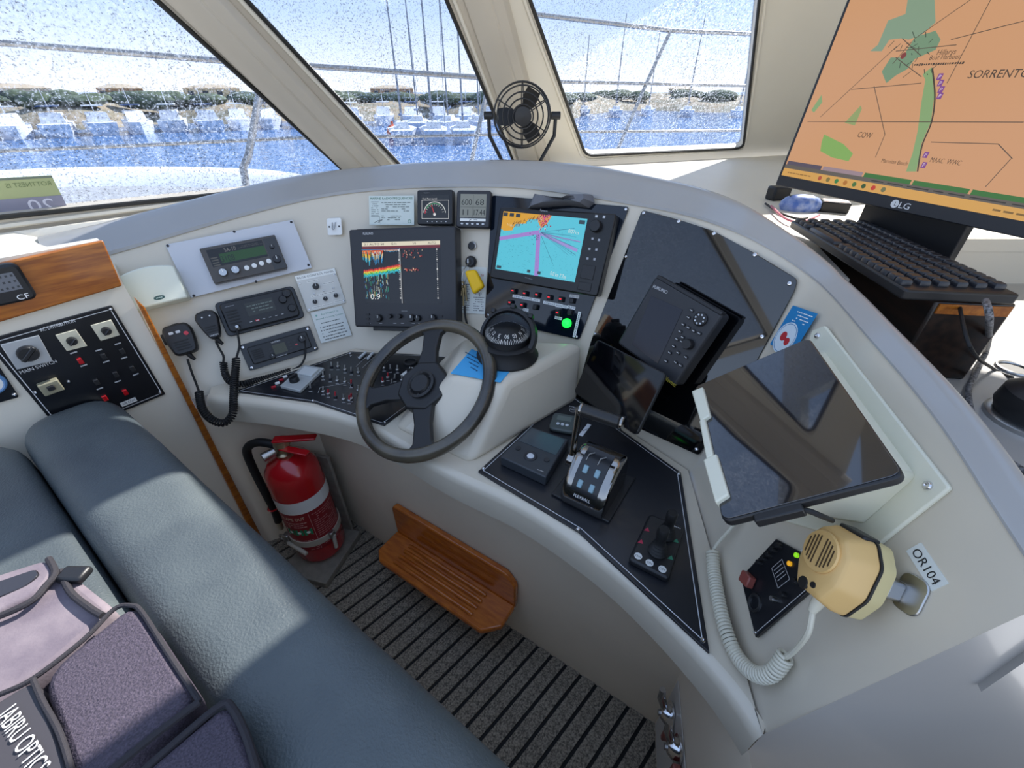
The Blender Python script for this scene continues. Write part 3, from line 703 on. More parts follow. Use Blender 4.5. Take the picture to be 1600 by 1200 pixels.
for i in range(26):
    for u in (.485, .965): pr.disc(S(u, .14 + .031 * i), W_ * (.004 if i % 5 else .009), '#f4f4f4', 8)
pr.poly([S(.497, .11), S(.501, .11), S(.505, 1), S(.499, 1)], '#f0f0f0')
pr.poly([S(0, .12), S(.495, .12), S(.495, .127), S(0, .127)], '#3aa0e8')
pr.text(S(.15, .89), '0.9', H_ * .09, '#ffffff', width=W_ * .13)
pr.build('screen', d.o, M_SCREEN)
pr = Print(d.d + .0004); pr.text(d.loc(575, 365), 'FURUNO', .0065, '#d9d9d9', width=.032); scrib(pr, d.loc(632, 486), .018, .003, '#8a8a8a')
for x in (577, 595, 617, 629, 646, 656, 676, 690): p = d.loc(x, 505); pr.rect(p[0] - .005, p[1] - .001, p[0] + .005, p[1] + .001, '#a8a8a8')
pr.build('lettering', d.o)
for x in (593, 644, 654, 677): knob(d.o, d.loc(x, 497), d.d, .011 if x != 654 else .009, .012, BLK)
for x in (611, 626): knob(d.o, d.loc(x, 494), d.d, .0065, .014, BLK, mark=False)
for x, y in ((575, 491), (575, 498), (575, 505), (689, 494)): G().prism(rrect(.012, .006, .002, 2), 0, .003).build('button', BLK, d.o, M=Matrix.Translation((*d.loc(x, y), d.d)))

d = Dev('radio_frequency_card', 'white printed card headed marine radio frequencies above the sounder', 'card', PB1, ((575, 306), (645.5, 305.5), (648.5, 351.5), (578.5, 351)), .0015)
plate(d, 'card', mat('card_white', '#cdd6cf', .5), 0, .001)
pr = Print(d.d + .0003); pr.text(d.uv(.5, .09), 'MARINE RADIO FREQUENCIES', .0058, '#1f6b4a', width=d.w * .94)
fine_print(pr, *d.uv(.05, .18), *d.uv(.22, .72), 8, '#5d6863'); fine_print(pr, *d.uv(.28, .20), *d.uv(.92, .56), 5, '#6d7772'); fine_print(pr, *d.uv(.28, .66), *d.uv(.72, .86), 3, '#6d7772', rnd=random.Random(5))
pr.path([d.uv(.04, .72), d.uv(.24, .72), d.uv(.24, .95)], .0006, '#4d5853'); pr.path([d.uv(.12, .93), d.uv(.2, .86), d.uv(.3, .83), d.uv(.2, .92), d.uv(.27, .86)], .0012, '#23282a'); pr.ring(d.uv(.9, .88), .0045, .0012, '#2a7a58'); pr.build('lettering', d.o)

d = Dev('fuel_level_gauge', 'square black gauge with white needle dial next to the frequency card', 'gauge', PB1, ((650, 296.5), (707, 296.5), (707.5, 351), (653, 351.5)), .022)
plate(d, 'housing', BLK, .003, .006)
pr = Print(d.d + .0004); x0, y0 = d.uv(.12, .14); x1, y1 = d.uv(.90, .82); pr.rect(x0, y1, x1, y0, '#16181a'); pr.text(d.uv(.36, .25), 'Fuel Port Level', .0042, '#e4e4e4', width=d.w * .4)
pr.line(d.uv(.13, .30), d.uv(.9, .30), .0008, '#d8d8d8'); pr.line(d.uv(.14, .30), d.uv(.14, .82), .001, '#e8e8e8'); pr.line(d.uv(.89, .30), d.uv(.89, .82), .001, '#e8e8e8'); pr.line(d.uv(.14, .82), d.uv(.89, .82), .001, '#e8e8e8')
c = d.uv(.5, .70); pr.ring(c, d.w * .31, .0022, '#e8ece8', 8, 172); pr.ring(c, d.w * .27, .0018, '#4ab070', 60, 150); pr.ring(c, d.w * .27, .0025, '#d03040', 150, 175)
for i in range(11): a_ = math.radians(15 + 15 * i); pr.line((c[0] + math.cos(a_) * d.w * .22, c[1] + math.sin(a_) * d.w * .22), (c[0] + math.cos(a_) * d.w * .27, c[1] + math.sin(a_) * d.w * .27), .0009, '#dddddd')
pr.line(c, (c[0] - d.w * .09, c[1] + d.h * .27), .0018, '#e03030'); pr.disc(c, .004, '#f0f0f0'); pr.build('dial', d.o, M_SCREEN)
pr = Print(d.d + .0004)
for i in range(5): pr.disc(d.uv(.3 + .13 * i, .91), .0014, '#d0d0d0', 8)
pr.text(d.uv(.28, .08), 'Raymarine', .003, '#8c8c8c'); pr.build('lettering', d.o)
d = Dev('depth_instrument', 'square grey-screened digital instrument reading 600 and 68 beside the fuel gauge', 'instrument', PB1, ((713, 297), (766.5, 297.5), (765.5, 357), (712.5, 355.5)), .022)
plate(d, 'housing', DGR, .004, .008)
pr = Print(d.d + .0004); x0, y0 = d.uv(.12, .10); x1, y1 = d.uv(.88, .72); pr.rect(x0, y1, x1, y0, '#8b8a7c')
for t_, u, v, wd in (('600', .31, .31, .30), ('68', .69, .31, .24), ('11', .28, .58, .16), ('17.44', .69, .58, .32)): pr.text(d.uv(u, v), t_, d.h * .15, '#1c1c1a', width=d.w * wd)
pr.line(d.uv(.5, .12), d.uv(.5, .7), .0008, '#2c2c2a'); pr.line(d.uv(.13, .44), d.uv(.87, .44), .0008, '#2c2c2a'); pr.build('display', d.o, M_PRINT)
pr = Print(d.d + .0004); pr.rect(*d.uv(.13, .82), *d.uv(.88, .745), '#e6e6e0'); pr.line(d.uv(.40, .80), d.uv(.47, .76), .0016, '#222222'); scrib(pr, d.uv(.58, .78), .010, .002, '#444444'); pr.build('label_strip', d.o)
for i in range(5): G().prism(rrect(.0075, .0042, .002, 2), 0, .002).build('button', mat('pale_button', '#c9cdd2'), d.o, M=Matrix.Translation((*d.uv(.19 + .155 * i, .89), d.d)))

d = Dev('start_button', 'small black push button in a steel ring above the ignition key', 'button', PB1, ((730, 377), (744, 377), (744, 391), (730, 391)), .006)
G().lathe([(.0125, 0), (.0125, .003), (.0095, .005), (.0095, .002), (.0001, .002)], n=20).build('ring', STL, d.o); G().lathe([(.009, 0), (.009, .007), (.0001, .008)], n=16).build('push_cap', BLK, d.o)
d = Dev('ignition_switch', 'black round ignition switch with key ring and yellow float', 'ignition switch', PB1, ((725, 399), (744, 399), (744, 418), (725, 418)), .012)
G().lathe([(.0165, 0), (.0165, .006), (.012, .012), (.0001, .012)], n=20).build('barrel', BLK, d.o); G().box(-.001, 0, .02, .003, .012, .02).build('key', STL, d.o)
kp = [d.I @ PB1.hit(*q, o) for q, o in (((733, 409), .026), ((727, 418), .02), ((722, 430), .018), ((723, 446), .018), ((729, 434), .022), ((733, 418), .026))]
G().tube(spline(kp, 5), .0014, 6).build('key_ring', STL, d.o)
for k, q in enumerate((((723, 440), (721, 462)), ((726, 445), (729, 470)), ((724, 450), (724, 478)))):
    a, b = [d.I @ PB1.hit(*p, .014 + k * .003) for p in q]; G().tube([a, a.lerp(b, .3), b], [.006, .003, .003], 6).build('spare_key', mat('old_brass', '#7a6a4a', .4, .7), d.o)
fp = [d.I @ PB1.hit(*q, .026) for q in ((727, 424), (744, 421), (758, 448), (741, 461))]
o = G().loft([[(p.x, p.y, .016 + z) for p in fp] for z in (0, .024)]).build('key_float', mat('yellow_foam', '#e8b800', .55), d.o, .008, seg=4)
G().tube(spline([d.I @ PB1.hit(*q, .012) for q in ((726, 478), (727, 495), (731, 510), (735, 523))], 5), .0032, 8).build('lanyard', RUB, d.o)
d = Dev('trip_card', 'white printed checklist card hanging behind the yellow key float', 'card', PB1, ((718, 417), (759, 417), (759, 492), (718, 488)), .0012)
plate(d, 'card', PAPER, 0, .001); pr = Print(d.d + .0003); pr.text(d.uv(.72, .55), 'trip', .011, '#26285a', width=.020); pr.text(d.uv(.85, .16), 'te', .008, '#b8483c'); fine_print(pr, *d.uv(.55, .62), *d.uv(.95, .95), 7, '#4a4a52'); fine_print(pr, *d.uv(.05, .35), *d.uv(.4, .95), 12, '#5a5a62'); pr.build('lettering', d.o)

# chart plotter on its black panel
pts = ((769, 305), (983, 323), (905, 531), (757, 497))
d = Dev('plotter_panel', 'glossy dark panel with rows of small switches and a green lamp', 'control panel', PB2, pts, .005)
plate(d, 'plate', mat('blue_black_acrylic', '#0b1420', .07, spec=.6), .001, poly=roundpoly(d.locs(pts), .008))
dp = d
for q in ((978, 327), (940, 432), (901, 526), (763, 492)): screw(d.o, *d.loc(*q), d.d, .004)
pr = Print(d.d + .0006)
def tape(x0_, y0_, x1_, y1_, txt, hh=.008):
    a, b = Vector(d.loc(x0_, y0_)), Vector(d.loc(x1_, y1_)); pr.line(a, b, hh, '#e4e6e4'); pr.text((a + b) / 2, txt, hh * .55, '#33363c', rot=math.atan2(b.y - a.y, b.x - a.x), width=(b - a).length * .86)
tape(801, 462, 844, 470, 'MFD  RADAR  AIS'); tape(849, 472, 879, 478, 'DynaScap'); tape(868, 477, 887, 480, 'FWDSCTOR'); tape(887, 479, 899, 482, 'PLTR'); tape(890, 462, 905, 464, 'LIGHTS'); tape(867, 496, 878, 498, 'NAV'); tape(906, 487, 897, 527, 'NAVSTREAM'); tape(817, 483, 826, 485, 'AUX')
pr.build('label_tape', d.o)
for x, y, on in ((804, 455, 1), (822, 459, 1), (841, 461, 1), (860, 465, 1), (878, 468, 1), (895, 470, 0), (799, 473, 1), (818, 477, 1), (838, 480, 0), (873, 489, 1), (892, 488, 0)):
    o = G().box(0, 0, .006, .012, .014, .012).build('rocker_switch', BLK, d.o, .002, M=Matrix.Translation((*d.loc(x, y), d.d)))
    if on: G().box(0, .001, .0125, .006, .003, .001).build('switch_light', mat('red_glow', '#e8242c', .4, emit=.8), o)
o = G().lathe([(.0125, 0), (.0125, .005), (.010, .009), (.005, .0115), (.0001, .012)], n=20).build('green_lamp', GREENLED, d.o); o.location = (*d.loc(886, 505), d.d)
PB2b = PL(PB2.o + PB2.n * .0052, PB2.n)
d = Dev('chart_plotter', 'black chart plotter with cyan and orange chart on screen and keys at right', 'display', PB2b, ((781, 323), (963, 334), (933, 464), (764, 434)), .035)
plate(d, 'housing', mat('plotter_black', '#101113', .35), .004, poly=roundpoly(d.locs(((781, 323), (963, 334), (933, 464), (764, 434))), .008))
sc_ = d.locs(((787, 330), (918, 342), (898, 441), (774, 420)))
def S(u, v): a = Vector(sc_[0]).lerp(Vector(sc_[1]), u); b = Vector(sc_[3]).lerp(Vector(sc_[2]), u); return a.lerp(b, v)
pr = Print(d.d + .0004); pr.poly([S(0, 0), S(1, 0), S(1, 1), S(0, 1)], '#5fd6ee')
pr.poly([S(0, 0), S(.46, 0), S(.47, .06), S(.33, .10), S(.30, .17), S(.18, .19), S(.15, .30), S(.05, .33), S(0, .30)], '#f0b020')
rnd = random.Random(4)
for i in range(46): u = rnd.uniform(.13, .45); v = .32 - u * .55 + rnd.uniform(-.05, .03); pr.line(S(u, v), S(u + rnd.uniform(.005, .025), v - rnd.uniform(.02, .06)), .0012, rnd.choice(['#7a4a10', '#b07818', '#5a3408']))
pr.poly([S(.44, 0), S(.60, 0), S(.56, .14), S(.5, .22), S(.45, .12)], '#e8a050')
for i in range(90): u = rnd.gauss(.52, .035); v = abs(rnd.gauss(.08, .08)); pr.disc(S(u, v), rnd.uniform(.0008, .0022), rnd.choice(['#d02858', '#f060a0', '#a02040', '#f8e0f0', '#7a2068']), 6)
for a, b, w2, c in (((0, .47), (.49, .28), .010, '#b18be0'), ((.48, .3), (.54, 1), .012, '#b18be0'), ((.5, .3), (.96, .50), .008, '#a9a0e6'), ((.5, .3), (.98, .36), .003, '#a0a0e0')): pr.line(S(*a), S(*b), w2, c)
for i in range(14): a_ = rnd.uniform(-.5, .9); pr.line(S(.5, .28), S(.5 + rnd.uniform(.35, .48), .28 + a_ * .35), .0005, '#3a6a90')
pr.line(S(.5, .3), S(.71, .76), .0007, '#204060')
for i in range(260): u, v = rnd.random(), rnd.uniform(.2, 1); pr.disc(S(u, v), rnd.uniform(.0004, .0009), '#3f8fa8', 5)
for i in range(40): u, v = rnd.random(), rnd.uniform(.35, .98); pr.line(S(u, v), S(min(1, u + rnd.uniform(-.03, .06)), min(1, v + rnd.uniform(-.02, .02))), .0005, '#4aa6bc')
for i in range(14): pr.disc(S(rnd.gauss(.45, .06), rnd.gauss(.36, .05)), .0012, '#30343c', 6)
for u in (.04, .12, .20): pr.poly([S(u - .03, .02), S(u + .025, .02), S(u + .025, .08), S(u - .03, .08)], '#30363c')
pr.poly([S(.92, .03), S(.985, .03), S(.985, .09), S(.92, .09)], '#2c4650'); pr.poly([S(.02, .93), S(.08, .93), S(.08, .98), S(.02, .98)], '#2c4650')
for u in (.42, .55): pr.poly([S(u, .92), S(u + .04, .92), S(u + .04, .97), S(u, .97)], '#2c4650')
pr.text(S(.88, .22), '007m', .009, '#dff4f4', rot=-.09); pr.text(S(.12, .22), '14.0m', .006, '#f4e6c0', rot=-.09); pr.text(S(.80, .93), '0.0 kn 7.7m', .010, '#e8f6f6', rot=-.12, width=.045)
pr.build('screen', d.o, M_SCREEN)
pr = Print(d.d + .0006); pr.text(d.loc(850, 329), 'Raymarine', .0045, '#a8aab0', rot=-.08, width=.022); scrib(pr, d.loc(826, 435), .022, .003, '#707478', -.12)
for x, y in ((932, 338), (944, 339)): p = d.loc(x, y); pr.rect(p[0] - .003, p[1] - .0028, p[0] + .003, p[1] + .0028, '#c4c6ca')
for x, y in ((926, 373), (936, 375), (921, 389), (932, 390), (918, 404), (929, 405)): p = d.loc(x, y); pr.rect(p[0] - .0028, p[1] - .0026, p[0] + .0028, p[1] + .0026, '#a4a6ac')
pr.build('key_symbols', d.o)
knob(d.o, d.loc(932, 354), d.d, .0145, .014, BLK, 'rotary_knob', False)
for a in (((911, 413), (931, 416), (926, 438), (906, 434)), ((905, 440), (925, 443), (922, 456), (902, 452))): G().prism(ccw(d.locs(a)), d.d, d.d + .002).build('card_door', BLK, d.o, .001)
# grey cloth on top of the plotter
gp = [PB2.hit(x, y, .03) for x, y in ((822, 326), (832, 301), (858, 306), (884, 310), (900, 303), (921, 302), (924, 314), (915, 322), (884, 318), (858, 320))]
o0 = sum(gp, Vector()) / len(gp); MC = fr(o0 - PB2.n * .028, Vector((1, 0, 0)), PB2.n); IC = MC.inverted(); cl = thing('folded_cloth', 'crumpled dark grey cloth lying on top of the chart plotter', 'cloth', MC)
bm = bmesh.new(); base = [IC @ p for p in gp]; n = len(base)
rngs = []
for k, z in ((1.0, .0), (1.0, .018), (.82, .04), (.5, .046), (.2, .03)):
    rngs.append([Vector((p.x * k, p.y * (k if k > .9 else k * .8), z + noise.noise(Vector((i * .9, k * 4, 1))) * .012 * (z > 0))) for i, p in enumerate(base)])
G().loft(rngs).build('cloth', mat('grey_cloth', '#6b6d73', .8, bump=.3, bscale=90), cl)
# ================================================================ steering wheel
wc = V(-.213, .848, -.589); wn = Vector((-.34, -.442, .83)).normalized()
PWH = PL(wc, wn); MWH = fr(wc - wn * .085, Vector((.79, -.61, 0)), wn); IWH = MWH.inverted()
whl = thing('steering_wheel', 'black three-spoke steering wheel with shiny rim', 'steering wheel', MWH)
RIM = mat('black_rim_sheen', '#575042', .24, spec=.8, hex2='#242220', vscale=7, bump=.12, bscale=500)  # olive-bronze gloss highlights put into the rim colour as lighter patches
zc = .085
G().torus((0, 0, zc), .173, .0165, 72, 16).build('rim', RIM, whl)
SPK = mat('spoke_black', '#1b1b1c', .42, bump=.1, bscale=600)
hub = IWH @ PWH.hit(668, 609)
for q in ((678, 512), (572, 622), (660, 706)):
    e = IWH @ PWH.hit(*q); e2 = Vector((e.x, e.y, 0)).normalized() * .166; n2 = Vector((-e2.y, e2.x, 0)).normalized(); a0 = e2 * .22
    poly = [a0 + n2 * .030, e2 * .60 + n2 * .021, e2 * .88 + n2 * .024, e2 + n2 * .044, e2 - n2 * .044, e2 * .88 - n2 * .024, e2 * .60 - n2 * .021, a0 - n2 * .030]
    G().prism(ccw([(p.x, p.y) for p in poly]), zc - .012, zc + .006).build('spoke', SPK, whl, .004)
G().prism([(.068 * math.cos(math.radians(a)), .068 * math.sin(math.radians(a))) for a in range(0, 360, 45)], zc - .022, zc + .010).build('hub_pad', SPK, whl, .006)
o = G().lathe([(.036, 0), (.036, .006), (.030, .008), (.026, .004), (.022, .010), (.0001, .012)], (0, 0, zc + .010), 28).build('hub_cap', SPK, whl)
for a in range(0, 360, 60): G().lathe([(.0035, 0), (.0001, .002)], (.03 * math.cos(math.radians(a)), .03 * math.sin(math.radians(a)), zc + .018), 8).build('cap_bolt', BLK, o)
G().lathe([(.062, -.04), (.058, .004), (.044, .016), (.034, .03), (.032, zc - .02)], n=28).build('column_boot', WHT, whl)

# ================================================================ plinth: compass and note
cb = onz(793, 556, -.54); MCm = fr(cb, Vector((.9, -.3, 0)), Vector((0, 0, 1)))
cm = thing('compass', 'black domed magnetic compass on the plinth with small yellow side badge', 'compass', MCm)
G().lathe([(.074, 0), (.076, .006), (.070, .016), (.064, .030), (.066, .040), (.058, .044)], n=36).build('base', RUB, cm)
tl = (Vector((-.22, -.75, .62))).normalized(); tl = MCm.to_3x3().inverted() @ tl; MH = fr(Vector((0, .004, .052)), Vector((1, 0, 0)), tl)
hd = G().lathe([(.056, -.03), (.068, -.02), (.072, -.004), (.068, .010), (.060, .014), (.057, .006), (.057, -.02)], n=36).build('hood_ring', BLK, cm, M=MH)
for a in (-50, 50, 90, 130, 230):
    q = math.radians(a); G().box(.072 * math.cos(q), .072 * math.sin(q), 0, .012, .012, .026).build('hood_lug', BLK, hd, .003)
DOME = bpy.data.materials.new('compass_dome'); DOME.use_nodes = True; b_ = DOME.node_tree.nodes['Principled BSDF']
b_.inputs['Transmission Weight'].default_value = 1; b_.inputs['Roughness'].default_value = .01; b_.inputs['IOR'].default_value = 1.12; b_.inputs['Base Color'].default_value = (.92, .95, 1, 1)
G().lathe([(.0565 * math.cos(math.radians(a)), .0565 * math.sin(math.radians(a))) for a in range(0, 91, 9)], n=36).build('dome', DOME, cm, M=MH)
ca = G().lathe([(.052, -.012), (.050, .004), (.030, .020), (.0001, .024)], n=40).build('compass_card', mat('card_black', '#0d0e10', .5), cm, M=Matrix.Translation((0, 0, .052)))
pr = Print(0)
for i in range(72):
    a_ = 2 * math.pi * i / 72; r0 = .043 if i % 2 else .040; pr.line((r0 * math.cos(a_), r0 * math.sin(a_)), (.0495 * math.cos(a_), .0495 * math.sin(a_)), .0011 if i % 6 else .0018, '#eeeae0')
for i, t_ in enumerate(('33', '30', 'W', '24', '21', 'S', '15', '12', 'E', '06', '03', 'N')):
    a_ = 2 * math.pi * i / 12 + .3; pr.text((.034 * math.cos(a_), .034 * math.sin(a_)), t_, .0075, '#f0ece0', rot=a_ + math.pi / 2)
for v in range(len(pr.v)):
    x, y, z = pr.v[v]; r = math.hypot(x, y); pr.v[v] = (x, y, .0052 + (.050 - r) * .8 + (.0012 if r < .0499 else 0))
pr.build('card_marks', ca)
o = G().lathe([(.010, 0), (.010, .004), (.008, .006), (.0001, .006)], n=18).build('badge', mat('yellow_badge', '#c8a51c', .4), cm, M=fr(MCm.inverted() @ at(832, 536, 1.055), Vector((0, 0, 1)), MCm.to_3x3().inverted() @ Vector((.25, -.8, .4))))
d = Dev('blue_note', 'bright blue handwritten note stuck on the plinth below the compass', 'note', PTOP, ((738, 546), (800, 577), (781, 594), (704, 582)), .0015)
plate(d, 'paper', mat('blue_paper', '#45a5dc', .6), 0, poly=d.locs(((737, 545), (800, 576), (782, 597), (704, 583))))
pr = Print(d.d + .0004)
for i in range(4): scrib(pr, d.loc(738 + i * 1, 556 + i * 7), .052 - i * .009, .006, '#173a5e', -.25)
pr.build('handwriting', d.o)

# ================================================================ left ledge: switch panel
pts = ((366, 611), (547, 549), (712, 556), (640, 634), (600, 664), (490, 628))
d = Dev('switch_panel', 'black engraved switch panel with rows of toggles on the left ledge', 'switch panel', PLEDGE, ((400, 580), (620, 560), (620, 640), (400, 625)), .005)
plate(d, 'plate', PANEL, .001, poly=d.locs(pts))
pr = Print(d.d + .0003); ins = [Vector(d.loc(*q)) for q in pts]; cc = sum(ins, Vector((0, 0))) / 6; ins = [cc + (p - cc) * .955 for p in ins]; pr.path([tuple(p) for p in ins] + [tuple(ins[0])], .0012, '#cfcfcf')
for a, b in (((500, 606), (545, 598)), ((545, 598), (549, 606)), ((500, 606), (497, 614)), ((556, 573), (574, 556)), ((566, 575), (584, 558)), ((560, 604), (582, 606))): pr.line(d.loc(*a), d.loc(*b), .0008, '#c8c8c8')
SW = [(518, 573), (528, 573), (539, 578), (549, 581), (560, 582), (505, 589), (516, 592), (527, 595), (539, 597), (485, 607), (505, 612), (513, 616), (524, 620), (537, 624), (546, 626), (549, 601), (549, 623), (600, 575), (610, 577), (621, 578), (606, 590), (617, 592), (628, 594), (598, 597), (612, 600), (560, 610), (572, 615), (563, 630), (578, 634)]
for x, y in SW: p = d.loc(x, y + 5); pr.rect(p[0] - .0045, p[1] - .0012, p[0] + .0045, p[1] + .0012, '#a9a9a9')
for x, y in ((548, 556), (560, 558), (570, 560)): p = d.loc(x, y); pr.text(p, 'V', .008, '#d8d8d8')
pr.build('engraving', d.o)
tog = None
for i, (x, y) in enumerate(SW):
    m = mat('red_toggle', '#a31d2b', .4) if i in (11, 12, 14, 15, 16, 20, 23) else STL
    o = G().lathe([(.005, 0), (.005, .003), (.0035, .004), (.0001, .004)], n=10).build('toggle_switch', STL if i % 3 else DGR, d.o); o.location = (*d.loc(x, y), d.d)
    G().tube([(0, 0, .003), (.001, .005, .014)], [.0017, .0027], 8).build('toggle', m, o)
for a, b in (((562, 562), (572, 553)), ((575, 563), (583, 554))): 
    p, q = d.loc(*a), d.loc(*b); G().tube([(*p, d.d + .006), (*q, d.d + .006)], .004, 8).build('fuse_tube', mat('glass_tube', '#c8ccce', .15), d.o)
b_ = G().prism(ccw(d.locs(((439, 607), (476, 574), (508, 579), (470, 615)))), d.d, d.d + .010).build('isolator_base', mat('clear_cover', '#a9acab', .2, coat=.5), d.o, .002)
k_ = knob(b_, d.loc(462, 600), d.d + .010, .013, .014, BLK, 'isolator_knob', False); G().box(0, 0, .018, .007, .026, .010).build('grip', BLK, b_, .002, M=Matrix.Translation((*d.loc(462, 600), d.d + .008)) @ Matrix.Rotation(-.6, 4, 'Z'))
G().prism(ccw(d.locs(((478, 579), (500, 583), (489, 594), (467, 590)))), d.d + .010, d.d + .016).build('isolator_window', mat('clear_window', '#c9cdcc', .1, coat=.6), b_, .001)
for i, (x, y) in enumerate(((428, 606), (434, 600), (440, 595), (446, 590))): o = G().box(0, 0, .003, .012, .006, .006).build('breaker_switch', mat('red_toggle', '#a31d2b') if i % 2 == 0 else WHT, d.o, .001); o.location = (*d.loc(x, y), d.d); o.rotation_euler = (0, 0, .5)
b_ = G().prism(ccw(d.locs(((626, 588), (642, 576), (658, 579), (642, 593)))), d.d, d.d + .006).build('selector_plate', WHT, d.o, .001); knob(b_, d.loc(641, 584), d.d + .006, .009, .012, BLK)
o = G().torus((*d.loc(641, 566), d.d + .002), .018, .003, 28, 8).build('dial_ring', BLK, d.o)
for q in ((372, 611), (547, 552), (489, 626), (601, 660)): screw(d.o, *d.loc(*q), d.d, .0038)

# ================================================================ right fascia: black acrylic panel, radar, tablets
pts = ((1003, 328), (1060, 343), (1113, 360), (1180, 396), (1246, 436), (1241, 455), (1185, 560), (1092, 712), (898, 624), (923, 533))
d = Dev('acrylic_dash_panel', 'large gloss black acrylic panel reflecting the windows on the right fascia', 'panel', PC, ((990, 360), (1200, 420), (1090, 690), (930, 560)), .005)
plate(d, 'sheet', GLOSS, .001, poly=roundpoly(d.locs(pts), .008))
for q in ((1006, 333), (1061, 346), (1116, 365), (1180, 398), (1234, 443), (1191, 526), (978, 401), (930, 522), (1088, 702)): screw(d.o, *d.loc(*q), d.d, .0045)
PCb = PL(PC.o + PC.n * .0052, PC.n)
d = Dev('radar_display', 'small grey radar display with blank screen and keypad on the black acrylic panel', 'display', PCb, ((1015, 430), (1125, 484), (1058, 612), (972, 538)), .06)
plate(d, 'housing', DGR, .005, .008, z0=.02); G().box(0, 0, .01, d.w * .6, d.h * .9, .02).build('mounting_foot', BLK, d.o, .002)
G().box(0, d.h * .5, .05, d.w * .96, .008, .02).build('hood_lip', BLK, d.o, .002)
G().prism(ccw(d.locs(((1018, 462), (1067, 484), (1028, 568), (988, 538)))), d.d, d.d + .001).build('screen', mat('dead_screen', '#120f1c', .12, spec=.6), d.o)
pr = Print(d.d + .0004); a_, b2 = Vector(d.loc(1021, 447)), Vector(d.loc(1043, 457)); pr.text((a_ + b2) / 2, 'FURUNO', .0065, '#d8d8d8', width=(b2 - a_).length, rot=math.atan2((b2 - a_).y, (b2 - a_).x)); pr.text(d.loc(1048, 596), 'Navnet', .009, '#b8a83a', width=.030); pr.build('lettering', d.o)
o = knob(d.o, d.loc(1095, 499), d.d, .014, .006, BLK, 'direction_pad', False)
for a in range(0, 360, 45): G().box(.009 * math.cos(math.radians(a)), .009 * math.sin(math.radians(a)), .006, .003, .003, .001).build('arrow', mat('pale_button', '#c9cdd2'), o, M=Matrix.Identity(4))
knob(d.o, d.loc(1077, 538), d.d, .011, .014, BLK, 'rotary_knob', False)
for x, y in ((1081, 485), (1076, 496), (1068, 507), (1076, 512), (1084, 517), (1093, 521), (1063, 518), (1058, 530), (1053, 541), (1047, 551), (1067, 527), (1066, 534), (1060, 551), (1072, 558), (1041, 564), (1056, 566), (1064, 571)):
    o = G().prism(rrect(.0095, .0065, .003, 3), 0, .003).build('key', BLK, d.o, M=Matrix.Translation((*d.loc(x, y), d.d)))
    Print(.0033).rect(-.0028, -.0007, .0028, .0007, '#c8c8c8').build('legend', o)
def quad3(c, t):                                          # a flat rectangle seen as four pixels, first corner t away
    r = [ray(*q) for q in c]; A = Matrix(((-r[1].x, r[2].x, -r[3].x), (-r[1].y, r[2].y, -r[3].y), (-r[1].z, r[2].z, -r[3].z)))
    k = A.inverted() @ (-r[0]); return [EYE + r[0] * t] + [EYE + r[i + 1] * (k[i] * t) for i in range(3)]
c = ((933, 530), (1042, 585), (992, 680), (895, 612)); Q = quad3(c, 1.03); PT = plane3(Q[0], Q[1], Q[2]); PT2 = PL(PT.o - PT.n * .009, PT.n)
d = Dev('tablet', 'switched-off black tablet leaning against the right fascia above the throttle', 'tablet', PT2, c, .009)
plate(d, 'body', BLK, .002, .010, z1=.008); plate(d, 'glass', GLASSBLK, .0005, .009, z0=.008, w_=d.w * .985, h_=d.h * .98)
G().box(0, -d.h * .1, -.02, d.w * .5, .012, .04).build('stand', BLK, d.o, .002)
d = Dev('flare_sticker', 'blue and white safety sticker at the edge of the white tablet bracket', 'sticker', PD, ((1239, 473), (1273, 493), (1240, 553), (1203, 542)), .0008)
plate(d, 'vinyl', mat('sticker_blue', '#2b86c0', .3), 0, .001); pr = Print(d.d + .0003); pr.disc(d.uv(.42, .72), d.w * .40, '#d8e6ee', 28); pr.ring(d.uv(.42, .72), d.w * .36, .0012, '#3b7fb0'); pr.disc(d.uv(.34, .70), d.w * .12, '#c03038'); pr.disc(d.uv(.56, .78), d.w * .1, '#c03038'); pr.line(d.uv(.34, .70), d.uv(.56, .78), .006, '#c03038')
fine_print(pr, *d.uv(.3, .06), *d.uv(.92, .34), 4, '#eaf2f6'); pr.build('print', d.o)

# tablet in its cream bracket
TC = ((1083, 604), (1262, 527), (1418, 741), (1130, 815)); Q = quad3(TC, .72); PT = plane3(Q[0], Q[1], Q[2])
bd = Dev('tablet_bracket', 'cream moulded wedge bracket screwed to the right panel, holding a tablet', 'bracket', PD, ((1275, 512), (1400, 640), (1365, 853), (1200, 760)), .006)
plate(bd, 'base_plate', CRM, .002, poly=roundpoly(bd.locs(((1268, 516), (1288, 508), (1484, 762), (1366, 855), (1178, 800))), .004))
tb4 = [p - PT.n * .0125 for p in Q]; ctr = sum(tb4, Vector()) / 4; tb4 = [ctr + (p - ctr) * .80 for p in tb4]; bs4 = [PD.hit(*q, .003) for q in ((1215, 600), (1290, 545), (1436, 745), (1352, 822))]
G().loft([[bd.I @ p for p in bs4], [bd.I @ p for p in tb4]]).build('wedge_body', CRM, bd.o, .006)
for q in ((1278, 525), (1450, 759)): screw(bd.o, *bd.loc(*q), bd.d, .0052)
d = Dev('tablet', 'tablet with reflective glass held in the cream bracket at right', 'tablet', PL(PT.o - PT.n * .012, PT.n), TC, .012)
plate(d, 'body', BLK, .002, .010, z1=.011); plate(d, 'glass', mat('tablet_glass', '#0a0e18', .03, spec=1, coat=.6), .0005, .009, z0=.011, w_=d.w * .985, h_=d.h * .98)
lc = [bd.I @ p for p in Q]
